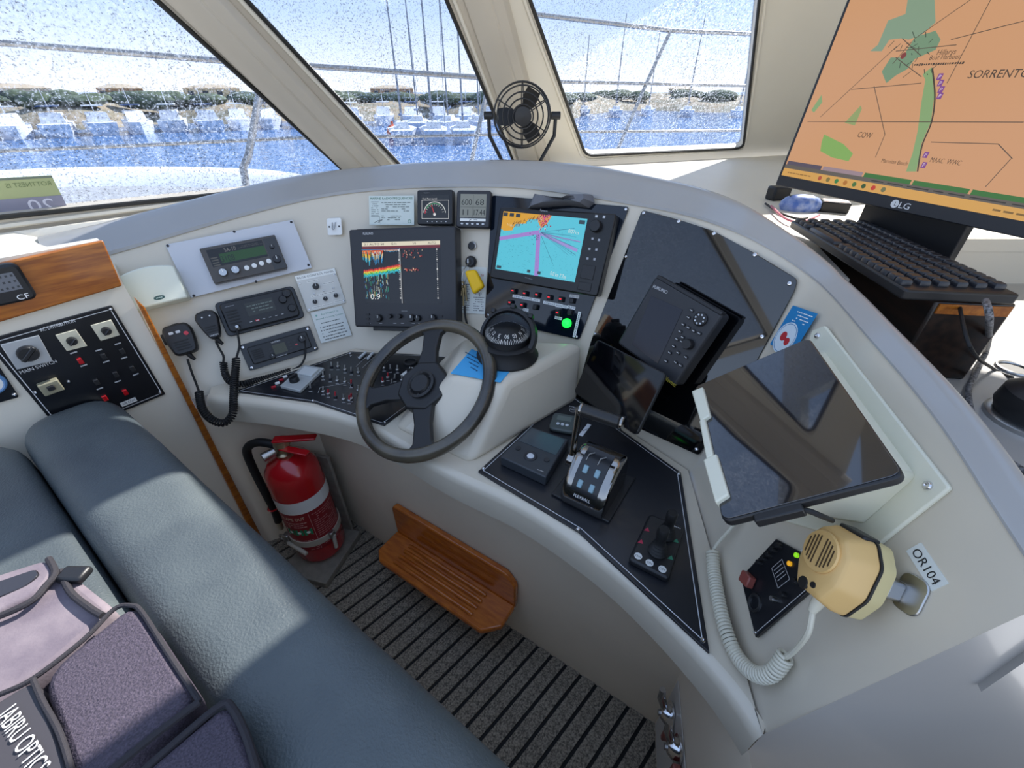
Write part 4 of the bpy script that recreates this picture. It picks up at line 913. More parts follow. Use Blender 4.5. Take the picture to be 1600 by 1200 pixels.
for nm, c in (('clip', ((1080, 611), (1098, 604), (1109, 648), (1094, 658))), ('clip', ((1098, 718), (1119, 708), (1138, 772), (1117, 785))), ('clip_rail', ((1092, 657), (1101, 653), (1114, 711), (1103, 716)))):
    pp = [PT.hit(*q, .006) for q in c]; G().loft([[bd.I @ (p - PT.n * .022) for p in pp], [bd.I @ p for p in pp]]).build(nm, CRM, bd.o, .002)
a, b2 = [d.I @ PT.hit(*q, -.008) for q in ((1195, 810), (1240, 798))]; G().box(*((a + b2) / 2), .05, .012, .012).build('power_plug', BLK, d.o, .002)
G().tube(spline([d.I @ PT.hit(*q, o) for q, o in (((1240, 797), -.008), ((1262, 798), -.010), ((1283, 806), -.02), ((1300, 813), -.05))], 6), .003, 8).build('charging_cord', RUB, d.o)

# small safety panel, label, hand microphone
pts = ((1212, 842), (1268, 872), (1276, 914), (1180, 996), (1157, 902))
d = Dev('alarm_panel', 'small black alarm panel with red switch and two indicator lamps under the bracket', 'control panel', PD, ((1200, 860), (1260, 880), (1250, 930), (1180, 940)), .005)
plate(d, 'plate', PANEL, .001, poly=d.locs(pts)); pr = Print(d.d + .0003); ins = [Vector(d.loc(*q)) for q in pts]; cc = sum(ins, Vector((0, 0))) / 5; ins = [cc + (p - cc) * .9 for p in ins]
pr.path([tuple(p) for p in ins[2:4]], .001, '#c8c8c8'); a_, b2 = Vector(d.loc(1252, 858)), Vector(d.loc(1270, 898)); pr.text((a_ + b2) / 2, 'AUSTRALIA', .006, '#e0e0e0', width=(b2 - a_).length, rot=math.atan2((b2 - a_).y, (b2 - a_).x))
bx = [d.loc(*q) for q in ((1206, 888), (1222, 874), (1234, 905), (1216, 919))]; pr.path(bx + bx[:1], .0007, '#c8c8c8')
for k in range(4): pr.line(Vector(bx[0]).lerp(Vector(bx[3]), .2 + .2 * k).lerp(Vector(bx[1]), .12), Vector(bx[1]).lerp(Vector(bx[2]), .2 + .2 * k).lerp(Vector(bx[0]), .12), .0012, '#a8a8a8')
pr.build('engraving', d.o)
o = G().box(0, 0, .006, .022, .018, .012).build('red_switch', mat('dull_red', '#8d4a42', .35), d.o, .002, M=Matrix.Translation((*d.loc(1173, 907), d.d)) @ Matrix.Rotation(-.5, 4, 'Z'))
for x, y, m in ((1235, 881, mat('amber_lamp', '#e0a020', .3, emit=.5)), (1246, 868, mat('lime_lamp', '#8fe020', .3, emit=.5))): o = G().lathe([(.0035, 0), (.0035, .003), (.0001, .005)], n=12).build('indicator_lamp', m, d.o); o.location = (*d.loc(x, y), d.d)
for x, y in ((1190, 880), (1197, 874), (1205, 868), (1212, 860), (1220, 854), (1227, 930), (1212, 937), (1247, 910)): knob(d.o, d.loc(x, y), d.d, .004, .008, STL if y % 2 else BLK, 'toggle_switch', False)
o = G().torus((*d.loc(1180, 942), d.d), .011, .003, 24, 8).build('socket_ring', BLK, d.o); screw(d.o, *d.loc(1180, 988), d.d, .003)
d = Dev('tape_label', 'white tape label reading OR104 stuck on the right panel', 'label', PD, ((1438, 846), (1480, 909), (1457, 926), (1416, 862)), .0008)
plate(d, 'tape', PAPER, 0, .0005); pr = Print(d.d + .0003); pr.text((0, 0), 'OR104', d.h * .52, '#16181c', width=d.w * .84); pr.build('lettering', d.o)
MICC = mat('cream_mic_plastic', '#dcb474', .42)
o0 = PD.hit(1372, 908); upd = PD.hit(1345, 848) - PD.hit(1290, 965); MM = fr(o0, upd.cross(PD.n), PD.n); IM = MM.inverted()
mic = thing('hand_microphone', 'cream hand microphone with round slotted grille clipped to the right panel', 'microphone', MM)
def oct_(w2, h2, z): return [(x * w2, y * h2, z) for x, y in roundpoly([(-.30, -.5), (.30, -.5), (.5, -.16), (.5, .26), (.28, .5), (-.28, .5), (-.5, .26), (-.5, -.16)], .07, 4)]
G().loft([oct_(.055, .07, .016), oct_(.068, .086, .022), oct_(.070, .088, .040)]).build('rear_shell', mat('pale_mic_plastic', '#d5c48f', .42), mic, .002)
G().loft([oct_(.0715, .0895, .039), oct_(.0715, .0895, .042)]).build('seam', BLK, mic)
G().loft([oct_(.070, .088, .0415), oct_(.068, .086, .056), oct_(.058, .074, .072), oct_(.046, .060, .076)]).build('front_shell', MICC, mic, .002)
gr = G().lathe([(.022, .074), (.0235, .0775), (.0225, .0795), (.0001, .0795)], (0, .012, 0), 32).build('grille', MICC, mic)
for i in range(-4, 5):
    L = math.sqrt(max(.02 ** 2 - (i * .0042) ** 2, 0)) * 1.7
    if abs(i) > 0: G().box(i * .0042, .012, .0797, .0013, L, .001).build('slot', mat('slot_brown', '#4a3820', .8), gr)
for x, y, r in ((.006, -.024, .0075), (.019, -.019, .004)): G().lathe([(r, 0), (r * .8, .002), (.0001, .002)], (x - .012, y - .006, .0752), 14).build('recess', mat('recess_black', '#17130f', .7), mic)
G().box(0, .044, .045, .034, .006, .02).build('talk_key', BLK, mic, .002)
G().loft([[(x, y + .02, z) for x, y in rrect(.03, .04, .010)] for z in (0, .003)]).build('clip_plate', STL, mic, .001, M=Matrix.Translation((.036, -.012, 0))); G().box(.022, .004, .012, .02, .022, .022).build('clip_hook', STL, mic, .004)
G().tube([(-.004, -.042, .05), (-.006, -.052, .05), (-.008, -.060, .049)], [.0075, .0062, .0045], 12).build('strain_relief', mat('cord_ivory', '#d8d2be', .5), mic)
IV = mat('cord_ivory', '#d8d2be', .5)
def lie(x, y, off):
    p = PD.hit(x, y, off)
    return p if p.z > 1.35 + ZL + off else PLEDGE.hit(x, y, off)
st = [MM @ Vector((-.008, -.058, .049))] + [lie(*q) for q in ((1262, 990, .04), (1240, 1018, .02), (1226, 1028, .014))]
G().tube([IM @ p for p in spline(st, 6)], .0033, 8).build('cord', IV, mic)
cl_ = spline([lie(*q) for q in ((1228, 1024, .013), (1205, 1052, .013), (1178, 1052, .013), (1152, 1026, .013), (1134, 985, .014), (1122, 935, .014), (1115, 890, .014), (1113, 862, .014))], 8)
G().tube([IM @ p for p in coil_pts(cl_, .0088, .0052, 10)], .0025, 6).build('coiled_cord', IV, mic)
G().tube([IM @ p for p in spline([lie(1113, 862, .014), lie(1122, 848, .012), lie(1138, 830, .010), lie(1155, 810, .008)], 6)], .0028, 8).build('cord', IV, mic)
# ================================================================ right ledge: throttle panel and controls
pts = ((898, 619), (1064, 738), (1109, 1020), (904, 830), (747, 736), (833, 658))
d = Dev('engine_control_plate', 'angular satin black panel with white border line on the right ledge', 'control panel', PLEDGE, ((830, 680), (1000, 700), (1080, 900), (900, 800)), .006)
plate(d, 'plate', mat('satin_black', '#191b21', .38, coat=.15), .001, poly=d.locs(pts))
pr = Print(d.d + .0003)
def inset(P, k):
    P = [Vector(p) for p in ccw(P)]; o = []
    for i in range(len(P)):
        a, b, c = P[i - 1], P[i], P[(i + 1) % len(P)]; n1 = (b - a).normalized(); n2 = (c - b).normalized(); n1 = Vector((-n1.y, n1.x)); n2 = Vector((-n2.y, n2.x)); m = n1 + n2; o.append(tuple(b + m * (k / max(.35, 1 + n1.dot(n2)))))
    return o
ip = inset(d.locs(pts), .008); pr.path(ip + ip[:1], .0014, '#cfd2d6'); p = d.loc(895, 641); pr.ring(p, .0085, .001, '#d0d0d0'); pr.line((p[0] - .006, p[1]), (p[0] + .006, p[1] + .002), .0014, '#d0d0d0'); scrib(pr, (p[0], p[1] + .013), .026, .004, '#d0d0d0')
pr.line(d.loc(907, 681), d.loc(921, 663), .010, '#d4d6d8'); scrib(pr, d.loc(914, 672), .014, .004, '#33363a', .9); pr.build('border_line', d.o)
for q in ((898, 622), (1060, 740), (1098, 1001), (903, 827), (755, 732), (838, 657)): screw(d.o, *d.loc(*q), d.d, .0042)
PPN = PL(V(0, 0, ZL + .0062), Vector((0, 0, 1)))
d = Dev('engine_hour_gauge', 'small grey rounded gauge with blank display behind the control pad', 'gauge', PPN, ((866, 644), (905, 649), (899, 677), (856, 667)), .012)
plate(d, 'housing', mat('slate_plastic', '#4d5553', .4), .004, .014); pr = Print(d.d + .0004); pr.rect(*d.uv(.2, .45), *d.uv(.75, .18), '#66706a'); pr.build('display', d.o, M_PRINT)
for i in range(3): G().lathe([(.0042, 0), (.0042, .0015), (.0001, .002)], (*d.uv(.3 + .17 * i, .68), d.d), 12).build('button', mat('pale_button', '#c9cdd2'), d.o)
pts = ((829, 666), (889, 686), (853, 746), (781.5, 713))
d = Dev('autopilot_pad', 'flat dark autopilot control pad with round dial on the throttle panel', 'control pad', PPN, pts, .026)
plate(d, 'housing', mat('graphite_plastic', '#33373c', .4), .003, poly=d.locs(pts)); L = [Vector(d.loc(*q)) for q in pts]
def S(u, v): return L[0].lerp(L[1], u).lerp(L[3].lerp(L[2], u), v)
G().prism(ccw([tuple(S(*q)) for q in ((.06, .05), (.94, .05), (.94, .48), (.06, .48))]), d.d, d.d + .001).build('display', mat('lcd_grey', '#454d52', .15, spec=.6), d.o)
p = S(.5, .72); G().torus((p.x, p.y, d.d), .012, .003, 28, 8).build('dial_ring', DGR, d.o); G().lathe([(.008, 0), (.008, .002), (.0001, .003)], (p.x, p.y, d.d), 18).build('dial', mat('pale_button', '#c9cdd2'), d.o)
for u in (.17, .83): p = S(u, .66); G().lathe([(.006, 0), (.006, .002), (.0001, .0025)], (p.x, p.y, d.d), 14).build('button', DGR, d.o)
pr = Print(d.d + .0004); scrib(pr, S(.84, .92), .014, .0025, '#c8c8c8', math.atan2((L[1] - L[0]).y, (L[1] - L[0]).x)); pr.build('lettering', d.o)

# throttle head
a, b = PPN.hit(861, 774), PPN.hit(951, 818); u = (b - a).normalized(); c = PPN.hit(927, 768); MT = fr(c, u, Vector((0, 0, 1))); IT = MT.inverted()
th_ = thing('throttle_control', 'chrome twin engine throttle control with black-gripped lever', 'throttle', MT)
bp = [IT @ PPN.hit(*q) for q in ((861, 774), (897, 728), (993, 748), (951, 819))]
G().prism(ccw([(p.x, p.y) for p in bp]), 0, .006).build('base_plate', BLK, th_, .002)
DCH = mat('dark_chrome', '#9d9a96', .12, 1)
prof = [(-.060, 0), (-.066, .02), (-.060, .045), (-.042, .072), (-.015, .092), (.016, .098), (.044, .088), (.058, .066), (.062, .03), (.060, 0)]
G().loft([[(x * 1, y * k, z * (.94 if k < 1 else 1)) for y, z in prof] for x, k in ((-.046, .92), (-.040, 1), (.040, 1), (.046, .92))]).build('body', DCH, th_, .006)
# raised black face with shift keys
fpz = [(-.064, .03), (-.058, .049), (-.041, .0745), (-.015, .0945), (.016, .1005)]
G().loft([[(x, y, z) for y, z in fpz] for x in (-.027, .027)], closed=False).build('key_face', PANEL, th_)
for x in (-.012, .012):
    for y, z in ((-.050, .062), (-.030, .084)):
        G().box(0, 0, 0, .010, .016, .006).build('shift_key', mat('key_glow', '#8aa9b4', .3), th_, .002, M=Matrix.Translation((x, y, z)) @ Matrix.Rotation(.82, 4, 'X'))
    G().tube([(x - .006, -.018, .094), (x - .006, -.004, .099), (x + .002, .004, .1005)], .0012, 6).build('key_groove', STL, th_)
pr = Print(0); pr.text((0, 0), 'FLEXBALL', .0058, '#e4e4e4', width=.034); o = pr.build('lettering', th_); o.matrix_local = Matrix.Translation((0, -.0625, .040)) @ Matrix.Rotation(1.15, 4, 'X')
piv = Vector((-.050, 0, .062)); PLV = PL(MT @ piv, MT.to_3x3() @ Vector((-1, 0, 0))); top = IT @ PLV.hit(909, 640)
G().cyl(piv - Vector((.012, 0, 0)), piv + Vector((.01, 0, 0)), .017, .017, 20).build('pivot', DCH, th_, .002)
G().tube([piv + Vector((-.006, 0, 0)), piv.lerp(top, .5) + Vector((-.006, 0, 0)), top + Vector((-.004, 0, 0))], [.009, .0065, .008], 10).build('lever', DCH, th_)
dx = (IT @ PL(MT @ top, MT.to_3x3() @ Vector((0, 1, 0))).hit(968, 660)) - top; dx = Vector((1, .05, 0)) * min(.11, max(.07, dx.x))
G().cyl(top - dx * .06, top + dx, .0125, .0125, 18).build('grip', mat('grip_black', '#232323', .35), th_, .003)
for t in (-.06, 1.0): G().cyl(top + dx * t, top + dx * (t + .09), .0138, .0138, 18).build('grip_end', DCH, th_, .002)

# twin joystick control
pts = ((1015, 802), (1070, 823), (1045, 905), (982, 873))
d = Dev('thruster_joystick', 'black joystick control with two rubber-booted sticks near the panel tip', 'joystick', PPN, pts, .014)
plate(d, 'housing', BLK, .004, poly=roundpoly(d.locs(pts), .008)); L = [Vector(d.loc(*q)) for q in pts]; ro = math.atan2((L[1] - L[0]).y, (L[1] - L[0]).x)
for q in ((1027, 862), (1040, 836)):
    p = d.loc(*q); s_ = thing('t', None, None); bpy.data.objects.remove(s_)
    o = G().lathe([(.0165, 0), (.0165, .004), (.013, .007), (.015, .010), (.0115, .013), (.0133, .016), (.010, .019), (.0115, .022), (.0085, .026), (.0085, .040), (.0095, .042), (.0095, .060), (.008, .063), (.0001, .063)], n=20).build('stick', RUB, d.o); o.location = (*p, d.d)
pr = Print(d.d + .0004)
for (u, v), t_ in zip(((.18, .88), (.48, .90), (.80, .90)), ('ON', 'ON', 'OFF')):
    p = S(u, v); pr.disc(p, .0068, '#d8d8d4', 18); pr.text(p, t_, .0042, '#222222', rot=ro)
for (u, v), c in (((.12, .35), '#b02848'), ((.10, .62), '#b02848'), ((.9, .33), '#2f7f62'), ((.9, .66), '#2f7f62')): p = S(u, v); pr.poly([(p.x - .005, p.y - .004), (p.x + .005, p.y - .002), (p.x, p.y + .006)], c)
scrib(pr, S(.75, .07), .022, .0035, '#d0d0d0', ro); pr.build('markings', d.o)

# ================================================================ footwell: extinguisher, footrest, latches
eb = onz(505, 852, -1.325); ex = thing('fire_extinguisher', 'red fire extinguisher with white band strapped upright under the ledge', 'fire extinguisher', Matrix.Translation((eb.x, eb.y, 0)) @ Matrix.Rotation(math.radians(-15), 4, 'Z'))
R = .078; z0 = .03
G().lathe([(.066, z0), (.074, z0 + .008), (R, z0 + .02), (R, z0 + .355), (.074, z0 + .385), (.058, z0 + .412), (.034, z0 + .428), (.024, z0 + .434)], n=40).build('cylinder', RED, ex)
def band(name, z1, z2, m, a0=0, a1=360, r=R + .0008):
    n = 40; return G().loft([[(r * math.cos(math.radians(a0 + (a1 - a0) * i / n)), r * math.sin(math.radians(a0 + (a1 - a0) * i / n)), z) for z in (z1, z2)] for i in range(n + 1)], closed=False).build(name, m, ex)
band('white_band', .285, .335, WHT); band('label', .105, .285, mat('label_red', '#8d1a22', .35), -115, 30)
pr = Print(0)
pr.text((-.048, .265), 'FLAME OUT', .013, '#f0d8c0', width=.070); pr.rect(-.085, .185, -.005, .215, '#e8efe8')
for i in range(3): pr.rect(-.083 + .027 * i, .187, -.059 + .027 * i, .213, '#1f8f62'); pr.disc((-.071 + .027 * i, .200), .006, '#e8f4ec', 10)
fine_print(pr, -.082, .25, -.012, .222, 3, '#e0b8b0'); fine_print(pr, .008, .275, .085, .165, 12, '#c98a88'); fine_print(pr, -.08, .165, -.01, .15, 2, '#d8a8a4'); fine_print(pr, -.03, .145, .085, .11, 4, '#c98a88'); pr.rect(-.0, .11, .0012, .28, '#d8a8a4')
for i, (x, z, zz) in enumerate(pr.v): a_ = math.radians(-44) + x / R; r_ = R + .0016 + zz; pr.v[i] = (r_ * math.cos(a_), r_ * math.sin(a_), z)
pr.build('label_print', ex)
BR = mat('brass_valve', '#a8997c', .3, .9)
G().lathe([(.024, .462), (.026, .475), (.018, .48), (.018, .50), (.024, .505), (.022, .52), (.0001, .522)], n=18).build('valve', BR, ex)
G().prism([(-.10, -.014), (.02, -.014), (.02, .014), (-.10, .010)], .518, .526).build('lever', RED, ex, .003, M=Matrix.Rotation(math.radians(200), 4, 'Z')); G().box(.05, -.012, .502, .09, .022, .005).build('handle', RED, ex, .002)
G().cyl((-.015, -.02, .49), (-.03, -.05, .488), .012, .014, 14).build('pressure_gauge', STL, ex)
hp = [(-.02, 0, .495), (-.075, -.01, .502), (-.118, -.02, .47), (-.128, -.02, .38), (-.118, -.025, .28), (-.122, -.02, .20), (-.128, -.02, .14)]
G().tube(spline(hp, 6), .0125, 10).build('hose', RUB, ex); G().cyl((-.128, -.02, .14), (-.130, -.02, .10), .010, .008, 10).build('nozzle', mat('nozzle_tan', '#a79a80', .5), ex); G().torus((-.123, -.02, .21), .014, .004, 16, 6).build('hose_tie', RED, ex)
SS = mat('strap_white', '#b9b0a2', .5)
G().loft([[((R + q) * math.cos(math.radians(a)), (R + q) * math.sin(math.radians(a)), z) for q, z in ((.001, .130), (.004, .130), (.004, .155), (.001, .155))] for a in range(0, 361, 10)]).build('strap', SS, ex)
for x, y in ((-.055, -.066), (.078, -.02)): G().box(x, y, .142, .020, .020, .028).build('buckle', STL, ex, .003)
G().cyl((-.05, -.075, .125), (.03, -.092, .118), .007, .007, 10).build('toggle_lever', SS, ex, .002); G().cyl((.086, -.02, .14), (.090, -.03, .09), .007, .006, 10).build('strap_tail', SS, ex); G().torus((-.07, -.07, .14), .012, .003, 16, 6, Vector((1, 0, 0)), Vector((0, 0, 1))).build('split_ring', STL, ex)
G().box(.012, -.02, .015, .17, .21, .028).build('base_board', mat('grey_board', '#8d877b', .7, var=.2, vscale=40), ex, .003); G().box(0, .085, .20, .13, .012, .38).build('back_board', mat('grey_board', '#8d877b'), ex, .003)

wd = Vector((.8404, -.542, 0)); fo_ = PW.hit(715, 870); fo_.z = 1.35 - 1.19; MF = fr(fo_ , wd, Vector((0, 0, 1)))   # x along wall, -y towards the seat
ft = thing('footrest', 'varnished timber footrest with ribbed tray on the footwell wall', 'footrest', MF)
s0 = (MF.inverted() @ PW.hit(622, 800)).x; s1 = (MF.inverted() @ PW.hit(811, 900)).x
G().prism(roundpoly([(s0, 0), (s1, 0), (s1, .11), (s1 - .03, .145), (s0 + .01, .145), (s0, .13)], .012), .002, .020).build('back_board', TIM2, ft, .004, M=Matrix.Rotation(math.pi / 2, 4, 'X'))
G().prism(ccw([(s0, -.018), (s1, -.018), (s1, -.085), (s1 - .04, -.125), (s0 + .03, -.125), (s0, -.10)]), 0, .020).build('tray', TIM2, ft, .005)
for i in range(4): G().tube([(s0 + .075, -.040 - .021 * i, .021), (s0 + .085, -.040 - .021 * i, .025), (s1 - .095, -.040 - .021 * i, .025), (s1 - .085, -.040 - .021 * i, .021)], .006, 10).build('rib', TIM2, ft)

PLT = PL(V(.369, .417, -1.3), Vector((-.975, .22, 0))); LX = Vector((.22, .975, 0)) * -1
kp = thing('kick_plate', 'dull stainless plate behind the chrome latches at the console end', 'plate', fr(V(.345, .31, -1.15), LX, PLT.n))
G().prism(rrect(.20, .26, .004, cy=-.05), .001, .003).build('sheet', mat('dull_steel', '#cfcac2', .45, .1), kp)
for i, (x, y) in enumerate(((1050, 1118), (1062, 1172))):
    p = PLT.hit(x, y, .004); la = thing('cam_latch', ('upper' if i == 0 else 'lower') + ' chrome lever latch at the bottom edge beside the carpet', 'latch', fr(p, LX, PLT.n) @ Matrix.Scale(1.35, 4), 'chrome latches on the console end')
    G().loft([[(a_ * .021, b_ * .030 - .006, z) for a_, b_ in [(math.cos(math.radians(q)), math.sin(math.radians(q))) for q in range(0, 360, 20)]] for z in (0, .004)]).build('back_plate', CHR, la, .001)
    G().lathe([(.015, .004), (.014, .012), (.008, .018), (.0001, .019)], n=20).build('boss', CHR, la); G().tube([(-.004, .006, .012), (-.012, .024, .020), (-.016, .045, .022)], [.006, .007, .005], 10).build('lever', CHR, la); G().lathe([(.005, .018), (.005, .022), (.0001, .023)], n=8).build('spindle', STL, la)
    G().box(.024, -.01, .008, .008, .04, .012).build('keeper', mat('dull_red', '#8d4a42'), la, .002)

# ================================================================ bag on the seat
PSE = PL(V(0, 0, -.587), Vector((0, 0, 1))); MBG = fr(PSE.hit(150, 1080), Vector((1, 0, 0)), Vector((0, 0, 1))); IBG = MBG.inverted()
MESHF = mat('purple_mesh_fabric', '#4c4452', .75, hex2='#332d39', vscale=500, bump=.8, bscale=420); CANV = mat('mauve_canvas', '#7f757b', .85, hex2='#655c66', vscale=18, bump=.2, bscale=300); BIND = mat('black_binding', '#26242a', .8, bump=.4, bscale=600)
def slab(t, name, px, z0_, z1_, m, r=.02, bev=.008):
    P = [IBG @ PSE.hit(x, y, z1_) for x, y in px]; pl_ = roundpoly(ccw([(p.x, p.y) for p in P]), r)
    cx = sum(p[0] for p in pl_) / len(pl_); cy = sum(p[1] for p in pl_) / len(pl_)
    rg = [[(cx + (x - cx) * k, cy + (y - cy) * k, z + noise.noise(Vector((x * 22, y * 22, k * 3))) * .003) for x, y in pl_] for k, z in ((.985, z0_), (1, z0_ + (z1_ - z0_) * .4), (1, z1_ - .006), (.97, z1_))]
    return G().loft(rg).build(name, m, t, bev)
def piping(t, px, z, r=.0028, closed=False, name='binding'):
    P = [IBG @ PSE.hit(x, y, z) for x, y in px]; G().tube(spline(P, 5, closed), r, 8).build(name, BIND, t)
bag = thing('optics_bag', 'mauve and purple mesh carry bag with white lettering lying on the seat', 'bag', MBG)
slab(bag, 'body', ((60, 1058), (200, 948), (221, 956), (312, 1096), (150, 1225), (120, 1225)), 0, .055, MESHF, .03)
slab(bag, 'pocket', ((-60, 960), (70, 905), (95, 885), (175, 948), (150, 972), (55, 1060), (-60, 1130)), 0, .045, CANV, .03)
slab(bag, 'flap', ((-60, 915), (72, 872), (88, 888), (60, 925), (-60, 985)), .045, .056, CANV, .015, .004)
slab(bag, 'label_strip', ((-60, 1130), (52, 1062), (78, 1120), (116, 1230), (-60, 1260)), 0, .056, mat('strip_charcoal', '#38363b', .7), .01, .004)
slab(bag, 'window', ((-40, 920), (55, 888), (62, 898), (40, 915), (-40, 950)), .056, .058, mat('vinyl_window', '#2d2d33', .2), .006, .001)
piping(bag, ((-60, 985), (40, 945), (72, 915), (86, 895), (76, 873)), .056, .004); piping(bag, ((52, 1062), (66, 1095), (95, 1150), (118, 1228)), .058); piping(bag, ((-60, 1110), (0, 1085), (52, 1060), (130, 1000), (178, 952), (205, 946), (222, 957), (262, 1020), (312, 1096)), .055); piping(bag, ((95, 892), (110, 925), (140, 950), (160, 962)), .050, .004); piping(bag, ((312, 1096), (240, 1150), (160, 1215)), .054, .004)
a_, b2 = IBG @ PSE.hit(10, 1108, .0585), IBG @ PSE.hit(66, 1206, .0585); dv = b2 - a_
pr = Print(.0592); pr.text(((a_ + b2) / 2).to_2d(), 'JABIRU OPTICS', .015, '#e6e6e6', rot=math.atan2(dv.y, dv.x), width=dv.length); pr.build('lettering', bag)
G().box(*((IBG @ PSE.hit(116, 898, .05))), .035, .022, .012).build('buckle', BLK, bag, .004, M=None)
b2_ = thing('accessory_pouch', 'second purple mesh pouch at the bottom edge beside the lettered bag', 'bag', MBG)
slab(b2_, 'body', ((215, 1215), (345, 1103), (362, 1106), (402, 1210), (380, 1260), (220, 1260)), 0, .05, MESHF, .025); piping(b2_, ((205, 1222), (280, 1155), (345, 1102), (363, 1107), (385, 1150), (404, 1212)), .049, .004)
# ================================================================ cabin fan on the dash
fc = at(816, 181, 1.45); fn = (EYE + Vector((.15, 0, -.1)) - fc).normalized(); fb = Vector((fc.x - .012, fc.y, 1.35 - .288))
fan = thing('cabin_fan', 'small black caged fan in a yoke standing before the windscreen pillar', 'fan', Matrix.Translation(fb)); FI = Matrix.Translation(-fb)
MFn = FI @ fr(fc, Vector((1, 0, 0)), fn)
for R_, z in ((.094, -.022), (.096, 0), (.086, .02), (.068, .027), (.05, .031), (.034, .033)): G().torus((0, 0, z), R_, .0024, 40, 6).build('cage_ring', BLK, fan, M=MFn)
for a in range(0, 360, 60):
    q = math.radians(a + 30); c, s = math.cos(q), math.sin(q); G().tube([(c * .02, s * .02, .033), (c * .06, s * .06, .029), (c * .09, s * .09, .015), (c * .095, s * .095, -.02), (c * .06, s * .06, -.034), (c * .02, s * .02, -.036)], .0018, 6).build('cage_spoke', BLK, fan, M=MFn)
G().lathe([(.024, -.055), (.03, -.05), (.03, -.02), (.02, -.015), (.02, .024), (.028, .026), (.028, .038), (.0001, .042)], n=24).build('motor', BLK, fan, M=MFn)
for a in (62, 182, 302):
    q = math.radians(a); e = Vector((math.cos(q), math.sin(q), 0)); n2 = Vector((-e.y, e.x, 0))
    G().loft([[e * r + n2 * (w2 * k) + Vector((0, 0, k * z2 + t)) for k, t in ((-1, -.001), (1, -.001), (1, .001), (-1, .001))] for r, w2, z2 in ((.018, .012, .010), (.05, .026, .012), (.082, .024, .007))]).build('blade', BLK, fan, M=MFn)
lf, rt = FI @ (fc + Vector((-.115, .02, 0))), FI @ (fc + Vector((.115, .02, 0))); up = FI @ fc
G().tube([lf + Vector((0, 0, .005)), lf + Vector((.002, 0, -.06)), Vector((-.05, .01, .062)), Vector((-.02, .01, .05)), Vector((.03, .01, .05)), Vector((.07, .01, .062)), rt + Vector((-.002, 0, -.06)), rt + Vector((0, 0, .005))], .0065, 8).build('yoke', BLK, fan)
for p in (lf, rt): G().cyl(p + Vector((-.016, 0, 0)), p + Vector((.016, 0, 0)), .012, .012, 14).build('clamp_knob', BLK, fan, .002)
G().lathe([(.05, 0), (.05, .008), (.022, .014), (.020, .05), (.026, .055), (.0001, .06)], n=20).build('stand', BLK, fan)

# registration sticker on the side pane, read from outside
d = Dev('window_sticker', 'pale green and grey permit sticker on the left window pane', 'sticker', PL(W1.o - W1.n * .0255, W1.n), ((-60, 284), (80, 272), (108, 330), (-40, 340)), .001)
plate(d, 'vinyl', mat('sticker_green', '#b9bf8a', .5), 0, .001); pr = Print(d.d + .0006); pr.rect(*d.uv(0, 1), *d.uv(1, .55), '#9a98a8'); pr.rect(*d.uv(0, .06), *d.uv(1, 0), '#7f8878'); pr.text(d.uv(.70, .20), 'ROTTNEST IS', d.h * .12, '#7d8a5c', width=d.w * .5, flip=True); pr.text(d.uv(.72, .78), '20', d.h * .34, '#e4e2ec', width=d.w * .30, flip=True); pr.build('print', d.o)

# ================================================================ chart shelf: monitor, keyboard and clutter
mb = at(1211, 289, 1.10); mu = Vector((.325, -.945, 0)).normalized(); mn = Vector((-.945, -.325, .10)).normalized(); mv = mn.cross(mu).normalized()
W_, H_ = .615, .372; mc = mb + mu * W_ / 2 + mv * H_ / 2; PM = PL(mc, mn)
d = Dev('monitor', 'large black monitor showing an orange nautical chart at upper right', 'monitor', PL(mc - mn * .012, mn), (W_, H_), .012, M=fr(mc - mn * .012, mu, mn))
plate(d, 'housing', mat('monitor_black', '#24262b', .4), .002, .004, z0=-.03)
x0, x1 = -W_ / 2 + .008, W_ / 2 - .008; y0, y1 = -H_ / 2 + .024, H_ / 2 - .008
pr = Print(d.d + .0005); pr.rect(x0, y0, x1, y1, '#e2a878')
L2 = lambda *q: [d.loc(*p) for p in q]
def clipped(pts): return [(min(max(x, x0), x1), min(max(y, y0), y1)) for x, y in pts]
GRN = '#93b479'
pr.poly(clipped(L2((1372, 70), (1388, 32), (1415, 22), (1420, -10), (1465, -40), (1462, 35), (1440, 55), (1420, 62), (1408, 60), (1390, 62), (1378, 80), (1360, 80))), '#8fa98c')
pr.poly(L2((1378, 112), (1392, 90), (1410, 90), (1430, 58), (1462, 48), (1470, 62), (1462, 78), (1430, 92), (1418, 108), (1400, 118), (1385, 130)), '#7f9f7c')
pr.poly(L2((1442, 116), (1456, 105), (1460, 150), (1455, 190), (1440, 225), (1432, 268), (1416, 268), (1426, 240), (1434, 205), (1440, 160), (1446, 125)), GRN)
pr.poly(L2((1284, 222), (1288, 210), (1318, 225), (1333, 240), (1326, 252), (1300, 246), (1282, 236)), '#8fbb62'); pr.poly(L2((1320, 192), (1345, 165), (1347, 170), (1336, 196)), '#a0b070'); pr.poly(L2((1268, 172), (1284, 148), (1285, 160), (1272, 176)), GRN)
for a in (((1282, 183), (1402, 72)), ((1400, 80), (1495, 70)), ((1330, 140), (1440, 130)), ((1366, 135), (1383, 210)), ((1383, 210), (1368, 246)), ((1262, 190), (1600, 191)), ((1430, 60), (1545, -20)), ((1480, 130), (1548, 0)), ((1486, 62), (1600, 33)), ((1455, 222), (1560, 225)), ((1560, 225), (1582, 248)), ((1580, 248), (1540, 292)), ((1400, 90), (1440, 120)), ((1410, 60), (1440, 88)), ((1395, 100), (1425, 65))):
    pr.path(clipped(L2(*a)), .0012, '#5c4a38')
